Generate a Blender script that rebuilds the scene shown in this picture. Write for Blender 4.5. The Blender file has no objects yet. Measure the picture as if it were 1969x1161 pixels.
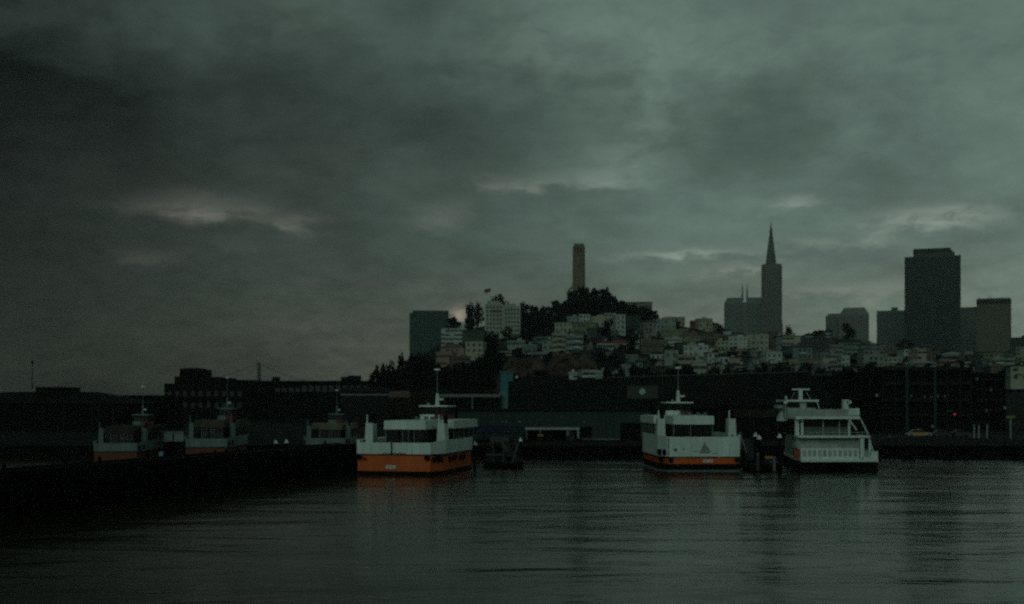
import bpy, bmesh, math, random
from math import sin, cos, pi, radians, atan2, atan, sqrt, exp
from mathutils import Vector, Matrix, noise as mnoise

random.seed(7)
SC = bpy.context.scene
COL = SC.collection
# ------------------------------------------------------------------ camera
F, HY, CX, CAMZ = 2300.0, 775.0, 984.5, 9.0      # focal length in photo pixels, horizon row, centre column, eye height
cam = bpy.data.cameras.new('camera'); camo = bpy.data.objects.new('camera', cam); COL.objects.link(camo)
camo.location = (0, 0, CAMZ); camo.rotation_euler = (radians(90), 0, 0)
cam.sensor_width = 36; cam.lens = 36 * F / 1969; cam.shift_y = (HY - 580.5) / 1969
cam.clip_start = 0.5; cam.clip_end = 12000
cam.dof.use_dof = True; cam.dof.focus_distance = 14.0; cam.dof.aperture_fstop = 1.7
SC.camera = camo
SC.view_settings.view_transform = 'Standard'; SC.view_settings.look = 'None'
SC.view_settings.exposure = 0.0; SC.view_settings.gamma = 1.0
SC.view_settings.use_curve_mapping = False
SC.render.engine = 'CYCLES'
SC.cycles.volume_bounces = 1
SC.cycles.max_bounces = 6
SC.cycles.use_denoising = False
SC.cycles.use_adaptive_sampling = True; SC.cycles.adaptive_threshold = .35; SC.cycles.adaptive_min_samples = 24

def P(x, y, D):
    return Vector(((x - CX) * D / F, D, CAMZ - (y - HY) * D / F))
def ZY(y, D):
    return CAMZ - (y - HY) * D / F
def XX(x, D):
    return (x - CX) * D / F

# ------------------------------------------------------------------ node helper
class N:
    def __init__(s, tree): s.t = tree; s.n = tree.nodes; s.l = tree.links
    def new(s, typ, **kw):
        nd = s.n.new(typ)
        for k, v in kw.items(): setattr(nd, k, v)
        return nd
    def put(s, sock, v):
        if v is None: return
        if hasattr(v, 'links') or isinstance(v, bpy.types.NodeSocket): s.l.new(v, sock)
        else: sock.default_value = v
    def m(s, op, a, b=None, c=None, clamp=False):
        nd = s.new('ShaderNodeMath', operation=op); nd.use_clamp = clamp
        s.put(nd.inputs[0], a)
        if b is not None: s.put(nd.inputs[1], b)
        if c is not None: s.put(nd.inputs[2], c)
        return nd.outputs[0]
    def rng(s, v, a, b, c, d, smooth=True):
        nd = s.new('ShaderNodeMapRange'); nd.interpolation_type = 'SMOOTHSTEP' if smooth else 'LINEAR'
        s.put(nd.inputs[0], v)
        for i, q in enumerate((a, b, c, d)): s.put(nd.inputs[i + 1], q)
        return nd.outputs[0]
    def mix(s, f, a, b, mode='MIX'):
        nd = s.new('ShaderNodeMix'); nd.data_type = 'RGBA'; nd.blend_type = mode
        s.put(nd.inputs[0], f); s.put(nd.inputs[6], a); s.put(nd.inputs[7], b)
        return nd.outputs[2]
    def noise(s, vec, scale, detail=4, rough=.5, dist=0):
        nd = s.new('ShaderNodeTexNoise'); s.put(nd.inputs['Vector'], vec)
        nd.inputs['Scale'].default_value = scale; nd.inputs['Detail'].default_value = detail
        nd.inputs['Roughness'].default_value = rough; nd.inputs['Distortion'].default_value = dist
        return nd.outputs['Fac']
    def xyz(s, x, y, z):
        nd = s.new('ShaderNodeCombineXYZ')
        for i, q in enumerate((x, y, z)): s.put(nd.inputs[i], q)
        return nd.outputs[0]

# ------------------------------------------------------------------ sky
SUN_EL, SUN_AZ = radians(20), radians(195)        # weak glow through the cloud from behind the viewer, a little to the left
world = bpy.data.worlds.new('World'); SC.world = world; world.use_nodes = True
w = N(world.node_tree); w.n.clear()
geo = w.new('ShaderNodeTexCoord').outputs['Generated']
sep = w.new('ShaderNodeSeparateXYZ'); w.l.new(geo, sep.inputs[0])
dx, dy, dz = sep.outputs
az = w.m('ARCTAN2', dx, dy)
el = w.m('ARCSINE', dz)
den = w.m('ADD', w.m('MAXIMUM', dz, 0.0), 0.30)
cl = w.xyz(w.m('DIVIDE', dx, den), w.m('DIVIDE', dy, den), 0.0)
n1 = w.noise(cl, 1.25, 5, .55, .5)
n2 = w.noise(cl, 4.2, 5, .58, .3)
dotb = w.m('ADD', w.m('ADD', w.m('MULTIPLY', dx, .85), w.m('MULTIPLY', dy, .31)), w.m('MULTIPLY', dz, .42))
ramp = w.new('ShaderNodeValToRGB'); w.put(ramp.inputs[0], w.rng(dotb, -1, 1, 0, 1, False))
ramp.color_ramp.interpolation = 'EASE'
els = ramp.color_ramp.elements
stops = [(-1, .02), (0, .014), (.10, .027), (.22, .054), (.33, .088), (.50, .172), (.66, .182), (1, .17)]
els[0].position = 0; els[0].color = (.02,) * 3 + (1,)
els[1].position = 1; els[1].color = (.17,) * 3 + (1,)
for d_, v_ in stops[1:-1]:
    e = els.new((d_ + 1) / 2); e.color = (v_, v_, v_, 1)
front = ramp.outputs[0]
# the overcast overhead and behind the viewer is evenly bright
back = w.m('MAXIMUM', w.rng(dy, .35, -.35, 0, 1), w.rng(dz, .45, .8, 0, 1))
lum = w.new('ShaderNodeMix'); lum.data_type = 'FLOAT'
w.put(lum.inputs[0], back); w.put(lum.inputs[2], front); lum.inputs[3].default_value = .12
lum = lum.outputs[0]
c1 = w.rng(n1, .34, .66, .86, 1.17)
n3 = w.noise(cl, 15, 5, .6, .3)
c2 = w.m('MULTIPLY', w.rng(n2, .32, .68, .85, 1.15), w.rng(n3, .3, .7, .94, 1.06))
lum = w.m('MULTIPLY', w.m('MULTIPLY', lum, c1), c2)
# breaks and banks of cloud in the part of the sky we look at: centre column/row, half widths, strength, warmth
ud = w.m('ADD', az, w.m('MULTIPLY', w.m('SUBTRACT', n2, .5), .07))
vd = w.m('ADD', el, w.m('MULTIPLY', w.m('SUBTRACT', n2, .5), .035))
vd = w.m('ADD', vd, w.m('MULTIPLY', w.m('SUBTRACT', n3, .5), .02))
add = None; warm = None
BL = [(395, 400, 80, 15, .072, .8), (560, 428, 38, 7, .042, .9), (600, 320, 330, 60, .004, .8), (330, 540, 420, 170, .005, 1.1), (270, 490, 60, 10, .014, .8), (430, 470, 60, 14, .010, .8),
      (1020, 357, 90, 7, .050, .8), (1110, 342, 70, 11, .055, .4), (1190, 322, 60, 26, .038, .3), (1215, 250, 60, 60, .022, .2), (850, 415, 40, 16, .026, .8),
      (1320, 490, 75, 6, .115, .6), (1420, 523, 55, 5, .055, .8), (1545, 380, 26, 6, .075, .6),
      (1790, 418, 75, 11, .120, .55), (1700, 445, 26, 10, .06, .6), (1850, 385, 60, 20, .024, .5), (1570, 468, 70, 7, .045, .6),
      (1625, 558, 90, 9, .045, .8), (878, 606, 17, 7, .150, 1.3), (1050, 75, 110, 45, .030, .1), (1380, 90, 230, 60, .030, .05), (590, 20, 90, 30, .020, .3),
      (1500, 560, 260, 60, .016, .5), (1900, 520, 120, 40, .012, .6), (720, 640, 200, 70, .016, .6),
      (900, 130, 240, 85, -.028, 0), (1440, 290, 300, 55, -.038, -.3), (1110, 170, 110, 70, -.032, 0), (60, 150, 160, 150, -.012, 0),
      (480, 260, 280, 90, -.014, 0), (250, 40, 240, 50, .018, 0), (1250, 205, 26, 90, .03, 0), (1560, 180, 200, 22, -.018, 0), (1450, 420, 200, 25, -.012, -.2)]
for (x, y, sx, sy, a, wm) in BL:
    u0 = atan((x - CX) / F); v0 = atan((HY - y) / F * cos(u0))
    p = w.m('MULTIPLY', w.m('SUBTRACT', ud, u0), F / (sx * 1.15)); q = w.m('MULTIPLY', w.m('SUBTRACT', vd, v0), F / (sy * 1.25))
    r2 = w.m('ADD', w.m('MULTIPLY', p, p), w.m('MULTIPLY', q, q))
    g = w.m('MULTIPLY', w.m('EXPONENT', w.m('MULTIPLY', r2, -.8)), a)
    g = w.m('MULTIPLY', g, w.rng(n3, .3, .65, .6, 1.35)) if a > 0 else g
    add = g if add is None else w.m('ADD', add, g)
    if wm > 0:
        gw = w.m('MULTIPLY', g, wm * .75); warm = gw if warm is None else w.m('ADD', warm, gw)
lum = w.m('MAXIMUM', w.m('ADD', lum, add), .006)
tint = w.mix(w.rng(el, .0, .16, 0, 1), (.84, 1.0, .78, 1), (.67, 1.0, .86, 1))
cloud = w.mix(1.0, w.xyz(lum, lum, lum), tint, 'MULTIPLY')
wc = w.xyz(w.m('MULTIPLY', warm, .75), w.m('MULTIPLY', warm, .05), w.m('MULTIPLY', warm, .02))
cloud = w.mix(1.0, cloud, wc, 'ADD')
sky = w.new('ShaderNodeTexSky'); sky.sky_type = 'NISHITA'; sky.sun_disc = False
sky.sun_elevation = SUN_EL; sky.sun_rotation = SUN_AZ
bg_sky = w.new('ShaderNodeBackground'); w.l.new(sky.outputs[0], bg_sky.inputs[0]); bg_sky.inputs[1].default_value = .004
bg = w.new('ShaderNodeBackground'); w.l.new(cloud, bg.inputs[0]); bg.inputs[1].default_value = 1.0
ad = w.new('ShaderNodeMixShader'); ad.inputs[0].default_value = .93
w.l.new(bg_sky.outputs[0], ad.inputs[1]); w.l.new(bg.outputs[0], ad.inputs[2])
wo = w.new('ShaderNodeOutputWorld'); w.l.new(ad.outputs[0], wo.inputs[0])
world.cycles.sampling_method = 'MANUAL'; world.cycles.sample_map_resolution = 512

sl = bpy.data.lights.new('sun', 'SUN'); sl.energy = .31; sl.angle = radians(25); sl.color = (.78, 1.0, .88)
so = bpy.data.objects.new('sun', sl); COL.objects.link(so)
sd = Vector((sin(SUN_AZ) * cos(SUN_EL), cos(SUN_AZ) * cos(SUN_EL), sin(SUN_EL)))
so.rotation_euler = sd.to_track_quat('Z', 'Y').to_euler(); so.location = (0, -50, 120)

# ------------------------------------------------------------------ materials
MATS = {}
def mat(name, col, rough=.75, var=.18, scale=1.0, metal=0.0, streak=False, emit=None, bump=0.0):
    if name in MATS: return MATS[name]
    m = bpy.data.materials.new(name); m.use_nodes = True; MATS[name] = m
    q = N(m.node_tree); b = q.n['Principled BSDF']
    tc = q.new('ShaderNodeTexCoord').outputs['Object']
    mp = q.new('ShaderNodeMapping'); q.l.new(tc, mp.inputs[0])
    if streak: mp.inputs['Scale'].default_value = (1.6, 1.6, .25)
    f = q.noise(mp.outputs[0], scale, 5, .6)
    f2 = q.noise(tc, scale * 5, 3, .6)
    f = q.m('ADD', q.m('MULTIPLY', f, .7), q.m('MULTIPLY', f2, .3))
    k0, k1 = 1 - var * 1.6, 1 + var
    c = (*col, 1)
    q.l.new(q.mix(q.rng(f, .3, .7, 0, 1), tuple(v * k0 for v in col) + (1,), tuple(min(v * k1, .95) for v in col) + (1,)), b.inputs['Base Color'])
    b.inputs['Roughness'].default_value = rough; b.inputs['Metallic'].default_value = metal
    b.inputs['Specular IOR Level'].default_value = .05 if max(col) < .08 and rough > .5 else .3
    if emit: b.inputs['Emission Color'].default_value = (*emit[0], 1); b.inputs['Emission Strength'].default_value = emit[1]
    if bump:
        bp = q.new('ShaderNodeBump'); bp.inputs['Strength'].default_value = bump; q.l.new(f, bp.inputs['Height']); q.l.new(bp.outputs[0], b.inputs['Normal'])
    return m
WHITE = mat('white_paint', (.53, .65, .61), .45, .12, .35, streak=True)
CREAMP = mat('aged_white_paint', (.50, .53, .44), .5, .14, .6, streak=True)
ORANGE = mat('orange_paint', (.50, .095, .012), .42, .16, .5, streak=True)
DIMW = mat('dimmed_white_paint', (.12, .17, .155), .6, .2, .7, streak=True)  # white paint darkened to imitate light falling off at left; also on raft canisters
DIMO = mat('dimmed_orange_paint', (.11, .03, .01), .6, .2, .7, streak=True)  # orange hull colour lowered likewise, the dim light carried by the paint
BLACKP = mat('black_hull_paint', (.004, .005, .005), .6, .3, .5)
GLASS = mat('dark_glass', (.004, .006, .006), .3, .2, .5)
DARKM = mat('dark_metal', (.008, .009, .009), .7)
GREYM = mat('grey_metal', (.13, .16, .155), .5)
REDP = mat('dark_red_paint', (.13, .02, .02), .6)
NAVY = mat('navy_canvas', (.01, .014, .035), .8)
WOODD = mat('wet_dark_timber', (.005, .005, .0045), .85, .4, 1.0, streak=True)
CONC = mat('dark_concrete', (.012, .013, .012), .85, .3, .3)
PALEC = mat('pale_concrete', (.05, .058, .055), .85, .2, .3)
ASPH = mat('asphalt', (.010, .011, .011), .9, .25, .2)
ROOFD = mat('dark_shed_roof', (.006, .007, .0065), .85, .3, .15)
SHEDW = mat('green_grey_shed_cladding', (.032, .052, .044), .8, .12, .12)
TRUNK = mat('bark', (.03, .025, .02), .9)
LEAF = [mat('foliage_a', (.007, .012, .009), .8, .4, .4), mat('foliage_b', (.010, .014, .009), .8, .4, .4), mat('foliage_c', (.005, .009, .007), .8, .4, .4)]
SOIL = mat('hill_scrub', (.006, .009, .007), .95, .45, .06, bump=.3)
ROCK = mat('brown_rock', (.075, .058, .045), .95, .45, .12, bump=.6)
ROCKC = mat('tan_rock', (.06, .053, .04), .95, .45, .15, bump=.6)

# ------------------------------------------------------------------ mesh helpers
class MB:
    def __init__(s): s.v = []; s.f = []
    def quad(s, a, b, c, d):
        i = len(s.v); s.v += [tuple(a), tuple(b), tuple(c), tuple(d)]; s.f.append((i, i + 1, i + 2, i + 3)); return s
    def box(s, x0, x1, y0, y1, z0, z1, tx=0, ty=0):
        i = len(s.v)
        s.v += [(x0, y0, z0), (x1, y0, z0), (x1, y1, z0), (x0, y1, z0), (x0 + tx, y0 + ty, z1), (x1 - tx, y0 + ty, z1), (x1 - tx, y1 - ty, z1), (x0 + tx, y1 - ty, z1)]
        s.f += [(i + 3, i + 2, i + 1, i), (i + 4, i + 5, i + 6, i + 7), (i, i + 1, i + 5, i + 4), (i + 1, i + 2, i + 6, i + 5), (i + 2, i + 3, i + 7, i + 6), (i + 3, i, i + 4, i + 7)]
        return s
    def prism(s, pts, z0, z1, inset=0.0, top=None):
        """outline pts (x,y) counter-clockwise extruded; top: optional second outline"""
        n = len(pts); i = len(s.v); tp = top or pts
        s.v += [(p[0], p[1], z0 if not callable(z0) else z0(p)) for p in pts] + [(p[0], p[1], z1 if not callable(z1) else z1(p)) for p in tp]
        s.f += [tuple(i + k for k in range(n - 1, -1, -1)), tuple(i + n + k for k in range(n))]
        for k in range(n):
            k2 = (k + 1) % n; s.f.append((i + k, i + k2, i + n + k2, i + n + k))
        return s
    def rod(s, a, b, r, r2=None, n=6):
        a = Vector(a); b = Vector(b); r2 = r if r2 is None else r2
        d = (b - a).normalized(); u = d.orthogonal().normalized(); v = d.cross(u); i = len(s.v)
        for (c, rr) in ((a, r), (b, r2)):
            for k in range(n):
                t = 2 * pi * k / n; s.v.append(tuple(c + (u * cos(t) + v * sin(t)) * rr))
        for k in range(n):
            k2 = (k + 1) % n; s.f.append((i + k, i + k2, i + n + k2, i + n + k))
        s.f += [tuple(i + k for k in range(n - 1, -1, -1)), tuple(i + n + k for k in range(n))]
        return s
    def mesh(s, name, m):
        me = bpy.data.meshes.new(name); me.from_pydata(s.v, [], s.f); me.update()
        if m: me.materials.append(m)
        return me
    def build(s, name, m, parent=None, **kw):
        o = bpy.data.objects.new(name, s.mesh(name, m)); COL.objects.link(o)
        if parent: o.parent = parent
        for k, v in kw.items(): o[k] = v
        return o
def link(name, me, parent=None, loc=(0, 0, 0), rot=(0, 0, 0), sc=(1, 1, 1)):
    o = bpy.data.objects.new(name, me); COL.objects.link(o); o.parent = parent
    o.location = loc; o.rotation_euler = rot; o.scale = sc; return o
def thing(name, label, cat, loc=(0, 0, 0), rz=0, group=None):
    o = bpy.data.objects.new(name, None); COL.objects.link(o); o.location = loc; o.rotation_euler = (0, 0, rz)
    o['label'] = label; o['category'] = cat
    if group: o['group'] = group
    return o
def tag(o, label, cat, group=None):
    o['label'] = label; o['category'] = cat
    if group: o['group'] = group
    return o
def struct(o): o['kind'] = 'structure'; return o
def stuff(o): o['kind'] = 'stuff'; return o

# ------------------------------------------------------------------ water
def water():
    m = bpy.data.materials.new('bay_water'); m.use_nodes = True; q = N(m.node_tree); b = q.n['Principled BSDF']
    tc = q.new('ShaderNodeTexCoord').outputs['Object']
    b.inputs['Base Color'].default_value = (.012, .013, .006, 1); b.inputs['IOR'].default_value = 1.25; b.inputs['Specular Tint'].default_value = (.88, 1, .78, 1)
    b.inputs['Roughness'].default_value = .14
    def nz(sc3, s, d, r=.5, dist=0, rot=0):
        mp = q.new('ShaderNodeMapping'); q.l.new(tc, mp.inputs[0]); mp.inputs['Scale'].default_value = sc3; mp.inputs['Rotation'].default_value = (0, 0, rot)
        return q.noise(mp.outputs[0], s, d, r, dist)
    a = nz((.35, 1, 1), .16, 3, .5, .6, .12)       # long low swell
    c = nz((.5, 1, 1), .75, 4, .55, .4, -.1)       # ripples
    e = nz((.7, 1, 1), 3.2, 3, .6, .3, .3)         # fine chop
    calm = q.rng(nz((.25, 1, 1), .035, 3, .5, .5, .05), .38, .62, .35, 1.0)
    h = q.m('ADD', q.m('MULTIPLY', a, .55), q.m('MULTIPLY', q.m('ADD', q.m('MULTIPLY', c, .16), q.m('MULTIPLY', e, .028)), calm))
    bp = q.new('ShaderNodeBump'); bp.inputs['Strength'].default_value = .42; bp.inputs['Distance'].default_value = 1.0
    q.l.new(h, bp.inputs['Height']); q.l.new(bp.outputs[0], b.inputs['Normal'])
    return MB().quad((-2100, -390, 0), (2100, -390, 0), (2100, 4190, 0), (-2100, 4190, 0)).build('water', m)
struct(water())

# ------------------------------------------------------------------ land and hill
QY = 197.0; QZ = 2.0
CREST = [(-900, 772), (0, 772), (300, 768), (450, 760), (640, 752), (700, 742), (760, 716), (800, 690), (850, 655), (900, 632), (960, 622), (1010, 616), (1060, 610),
         (1095, 588), (1130, 576), (1180, 588), (1220, 598), (1262, 612), (1310, 628), (1360, 638), (1420, 648), (1500, 652), (1600, 656), (1700, 668), (1800, 678), (1969, 684), (2300, 695), (3000, 740)]
DC, D0, YL = 1000.0, 520.0, 722.0
def yc(x):
    for (a, p), (b, q) in zip(CREST, CREST[1:]):
        if a <= x <= b: return p + (q - p) * (x - a) / (b - a)
    return 772
def ylow(x): return max(YL, yc(x) + 6) if x > 690 else 773
def ground_z(x, D):
    """height of the hill at photo column x (a bearing from the viewer) and depth D"""
    y1, y0 = yc(x), ylow(x)
    z0 = ZY(y0, D0)
    if D < 430: return QZ
    if D < D0: t = (D - 430) / (D0 - 430); t = t * t * (3 - 2 * t); return QZ + (z0 - QZ) * t
    if D <= DC:
        y = y0 + (y1 - y0) * (D - D0) / (DC - D0); return ZY(y, D)
    zc = ZY(y1, DC); t = min(1, (D - DC) / 550); t = t * t * (3 - 2 * t)
    return zc + (QZ + 1.5 - zc) * t
def D_of(x, y):
    y1, y0 = yc(x), ylow(x)
    if y >= y0: return D0 - min(60, (y - y0) * 6)
    return D0 + (DC - D0) * min(1.06, (y0 - y) / (y0 - y1))
def base(x, y):
    D = D_of(x, y); return Vector((XX(x, D), D, ground_z(x, D)))

xs = list(range(-900, 3001, 20)); Ds = [425 + 12 * i for i in range(9)] + [535 + 20 * i for i in range(25)] + [1040 + 45 * i for i in range(13)]
mb = MB()
for D in Ds:
    for x in xs:
        z = ground_z(x, D) + (mnoise.noise(Vector((XX(x, D) * .03, D * .03, 0))) * 2.0 if 450 < D < 1500 else 0)
        mb.v.append((XX(x, D), D, z if D > 440 else QZ - .5))
nx = len(xs)
for j in range(len(Ds) - 1):
    for i in range(nx - 1):
        a = j * nx + i; mb.f.append((a, a + 1, a + nx + 1, a + nx))
h = struct(mb.build('hill', SOIL))
for p in h.data.polygons: p.use_smooth = True

ground = MB().box(-1800, 2000, QY, 2600, -1.0, QZ)
struct(ground.build('ground', ASPH))
road = MB().quad((66, 243, QZ + .004), (1900, 243, QZ + .004), (1900, 262, QZ + .004), (66, 262, QZ + .004))
struct(road.build('road', mat('road_asphalt', (.02, .02, .02), .9, .2, .15)))
kb = struct(MB().box(66, 500, 242.7, 243, QZ, QZ + .12).build('kerb', PALEC))
ml = MB()
for i in range(12, 60): ml.quad((i * 6, 255.9, QZ + .008), (i * 6 + 3, 255.9, QZ + .008), (i * 6 + 3, 256.1, QZ + .008), (i * 6, 256.1, QZ + .008))
struct(ml.build('lane_marking', PALEC))

# quay face: cap beam, fender piles
q = thing('quay', 'dark timber quay wall with fender piles running along the waterfront', 'quay', (0, QY, 0))
MB().box(-300, 400, -.45, -.01, 1.3, 1.95).build('cap_beam', WOODD, q)
MB().box(-300, 400, -.42, -.01, .5, .8).build('wale', WOODD, q)
pm = MB().rod((0, -.7, -1), (0, -.7, 2.3), .17, .15, 7).mesh('pile', WOODD)
for i in range(100):
    link('pile', pm, q, (-60 + i * 2.2, random.uniform(-.08, .08), random.uniform(-.3, .1)), (random.uniform(-.02, .02), random.uniform(-.02, .02), 0))

# rock cliffs quarried in the hill's flank
def cliff(name, x0, x1, yt, yb, D, m, seed, top=lambda t: 1):
    mb = MB(); nxx = max(6, int((x1 - x0) / 5)); nz = 8; z0 = ZY(yb, D); 
    for j in range(nz + 2):
        for i in range(nxx + 1):
            t = i / nxx; x = x0 + (x1 - x0) * t
            edge = min(1, 5 * t, 5 * (1 - t)) ** .6
            zt = z0 + (ZY(yt, D) - z0) * edge * top(t) * (1 + .1 * mnoise.noise(Vector((t * 9, seed, 0))))
            s_ = min(1, j / nz); z = z0 + (zt - z0) * s_
            dd = D + s_ * 9 + 5 * mnoise.noise(Vector((x * .08, s_ * 3, seed))) + 2 * mnoise.noise(Vector((x * .3, s_ * 9, seed))) + (70 if j > nz else 0)
            mb.v.append((XX(x, D), dd, z if j <= nz else z - 4))
    for j in range(nz + 1):
        for i in range(nxx):
            a = j * (nxx + 1) + i; mb.f.append((a, a + 1, a + nxx + 2, a + nxx + 1))
    return struct(mb.build(name, m))
cliff('cliff', 958, 1062, 686, 728, 505, ROCK, 1)
cliff('cliff', 1045, 1160, 676, 724, 512, ROCK, 2, lambda t: 1 - .35 * abs(t - .4))
cliff('cliff', 918, 968, 712, 756, 470, ROCKC, 3, lambda t: .4 + .6 * t)
cliff('cliff', 1235, 1330, 702, 728, 512, mat('grey_rock', (.06, .062, .055), .95, .4, .12), 4)

# ------------------------------------------------------------------ skyline; distant tower colours stand in for part of the haze
def windows_grid(mb, x0, x1, z0, z1, y, nx_, nz_, fx=.6, fz=.55, d=.12):
    """recessed-look dark panes as thin boxes on a wall facing -y"""
    cw = (x1 - x0) / nx_; ch = (z1 - z0) / nz_
    for i in range(nx_):
        for j in range(nz_):
            cx = x0 + (i + .5) * cw; cz = z0 + (j + .5) * ch
            mb.box(cx - cw * fx / 2, cx + cw * fx / 2, y - d, y + .1, cz - ch * fz / 2, cz + ch * fz / 2)
    return mb
def tower_at(name, label, x, D, rz=0, z=5.0, cat='skyscraper'):
    return thing(name, label, cat, (XX(x, D), D, z), rz - atan(XX(x, D) / D))

HZ = mat('dark_window_strip', (.02, .03, .032), .3)
FW = lambda D: D / F
# --- dark teal slab at the left foot of the hill
D = 1500; s = FW(D); t = tower_at('office_tower', 'dark teal flat-topped office slab rising behind the trees at the left end of the hill', 824.5, D)
z1 = ZY(597, D) - 5; z2 = ZY(595, D) - 5
M_ = mat('teal_slab', (.030, .075, .07), .7, .1, .02)
MB().box(-37 * s, 38 * s, 0, 32, -3, z1 - 3).build('facade', M_, t)
MB().box(-31 * s, 38.5 * s, -.4, 33, z1 - 3, z1).build('parapet', mat('slab_top', (.06, .07, .06), .8), t)
stuff(windows_grid(MB(), -36 * s, 37 * s, 20, z1 - 5, 0, 24, 26, .55, .5).build('window', HZ, t))
# --- round stone tower on the hill top
def coit():
    D = 1010.; s = FW(D); zb = ZY(583, D)
    t = thing('round_tower', 'tall round fluted stone tower with arched crown on top of the wooded hill', 'tower', (XX(1113, D), D, zb))
    H = ZY(468.5, D) - zb; R = 12.2 * s; M1 = mat('tower_stone', (.20, .165, .13), .85, .15, .12, streak=True)
    def flute(mb, r0, r1, z0, z1, n=48, depth=.07):
        pts = lambda r: [(r * (1 - (depth if k % 2 else 0)) * cos(2 * pi * k / n), r * (1 - (depth if k % 2 else 0)) * sin(2 * pi * k / n)) for k in range(n)]
        return mb.prism(pts(r0), z0, z1, top=pts(r1))
    flute(MB(), R * 1.06, R * .96, 0, H * .80).build('shaft', M1, t)
    MB().box(-R * 1.3, R * 1.3, -R * 1.3, R * 1.3, -14, 0).build('plinth', M1, t)
    c = flute(MB(), R * 1.0, R * .97, H * .80, H * .84).build('collar', M1, t)
    # arcade: eight piers with arched heads, open to the sky
    zz0, zz1 = H * .84, H * .93
    for k in range(12):
        a = 2 * pi * k / 12
        MB().box(-.62, .62, -.7, .7, zz0, zz1).build('arcade_pier', M1, t).location = (R * .84 * cos(a), R * .84 * sin(a), 0)
        t.children[-1].rotation_euler = (0, 0, a + pi / 2)
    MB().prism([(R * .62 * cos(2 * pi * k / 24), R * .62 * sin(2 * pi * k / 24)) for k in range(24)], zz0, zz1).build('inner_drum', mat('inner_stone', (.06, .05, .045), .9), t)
    flute(MB(), R * .98, R * .96, zz1, H * .955).build('cornice', M1, t)
    flute(MB(), R * .84, R * .80, H * .955, H * .985).build('crown', M1, t)
    cr = MB()
    for k in range(12):
        a = 2 * pi * (k + .5) / 12; cr.rod((R * .74 * cos(a), R * .74 * sin(a), H * .985), (R * .74 * cos(a), R * .74 * sin(a), H), .55, .5, 5)
    cr.build('crenellation', M1, t)
    for k in range(3):
        MB().box(-.35, .35, -R * 1.03, -R * .9, H * (.2 + .2 * k), H * (.2 + .2 * k) + 2.2).build('slit_window', HZ, t)
coit()
# --- flat block right of the round tower
D = 1120; s = FW(D); t = tower_at('apartment_block', 'low grey-beige flat-roofed block on the crest just right of the round stone tower', 1224, D, z=40, cat='apartment block')
z1 = ZY(580, D) - 40; M_ = mat('grey_beige', (.16, .17, .14), .8, .1, .08)
MB().box(-29 * s, 30 * s, 0, 16, -30, z1 - 1).build('wall', M_, t); MB().box(-30 * s, 30.5 * s, -.5, 16.5, z1 - 1, z1).build('parapet', M_, t)
for i in range(9):
    MB().box((-26 + 6.2 * i) * s, (-22.5 + 6.2 * i) * s, -.15, .1, z1 - 6, z1 - 3).build('window', HZ, t)
# --- twin-spired tower
D = 1850; s = FW(D); t = tower_at('twin_spire_tower', 'hazy twin-shafted high-rise topped by two needle spires left of the pyramid skyscraper', 1431, D)
M_ = mat('hazy_concrete', (.12, .165, .145), .8, .1, .02)  # concrete raised towards the sky tone, haze put into its colour
z1 = ZY(575, D) - 5
def shaft(xa, xb, nm):
    w2 = (xb - xa) * s; o = [((xa - 1431) * s, 0), ((xb - 1431) * s, 0), ((xb - 1431) * s, 30), ((xa - 1431) * s, 30)]
    c = MB().prism(o, -3, z1 - 6).build(nm, M_, t)
    ins = 6 * s; left = xa < 1431
    o2 = [(o[0][0] + (ins if left else 0), 4), (o[1][0] - (0 if left else ins), 4), (o[2][0] - (0 if left else ins), 26), (o[3][0] + (ins if left else 0), 26)]
    MB().prism(o, z1 - 6, z1 + 3, top=o2).build('sloped_top', M_, t)
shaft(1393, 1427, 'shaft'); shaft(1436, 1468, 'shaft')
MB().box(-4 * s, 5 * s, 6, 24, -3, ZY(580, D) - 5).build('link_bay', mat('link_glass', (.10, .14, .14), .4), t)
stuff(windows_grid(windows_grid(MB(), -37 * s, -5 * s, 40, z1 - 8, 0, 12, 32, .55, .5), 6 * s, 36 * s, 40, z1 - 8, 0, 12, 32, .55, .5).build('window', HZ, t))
for xx, yt in ((1427.5, 544), (1436.5, 545)):
    sp = MB().rod(((xx - 1431) * s, 10, z1 - 1), ((xx - 1431) * s, 10, ZY(yt, D) - 5), 2.2 * s, .35, 8).build('spire', M_, t)
    MB().box((xx - 1431) * s - 2 * s, (xx - 1431) * s + 2 * s, 8, 12, z1 - 2, z1 + 6).build('spire_base', M_, sp)
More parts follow.
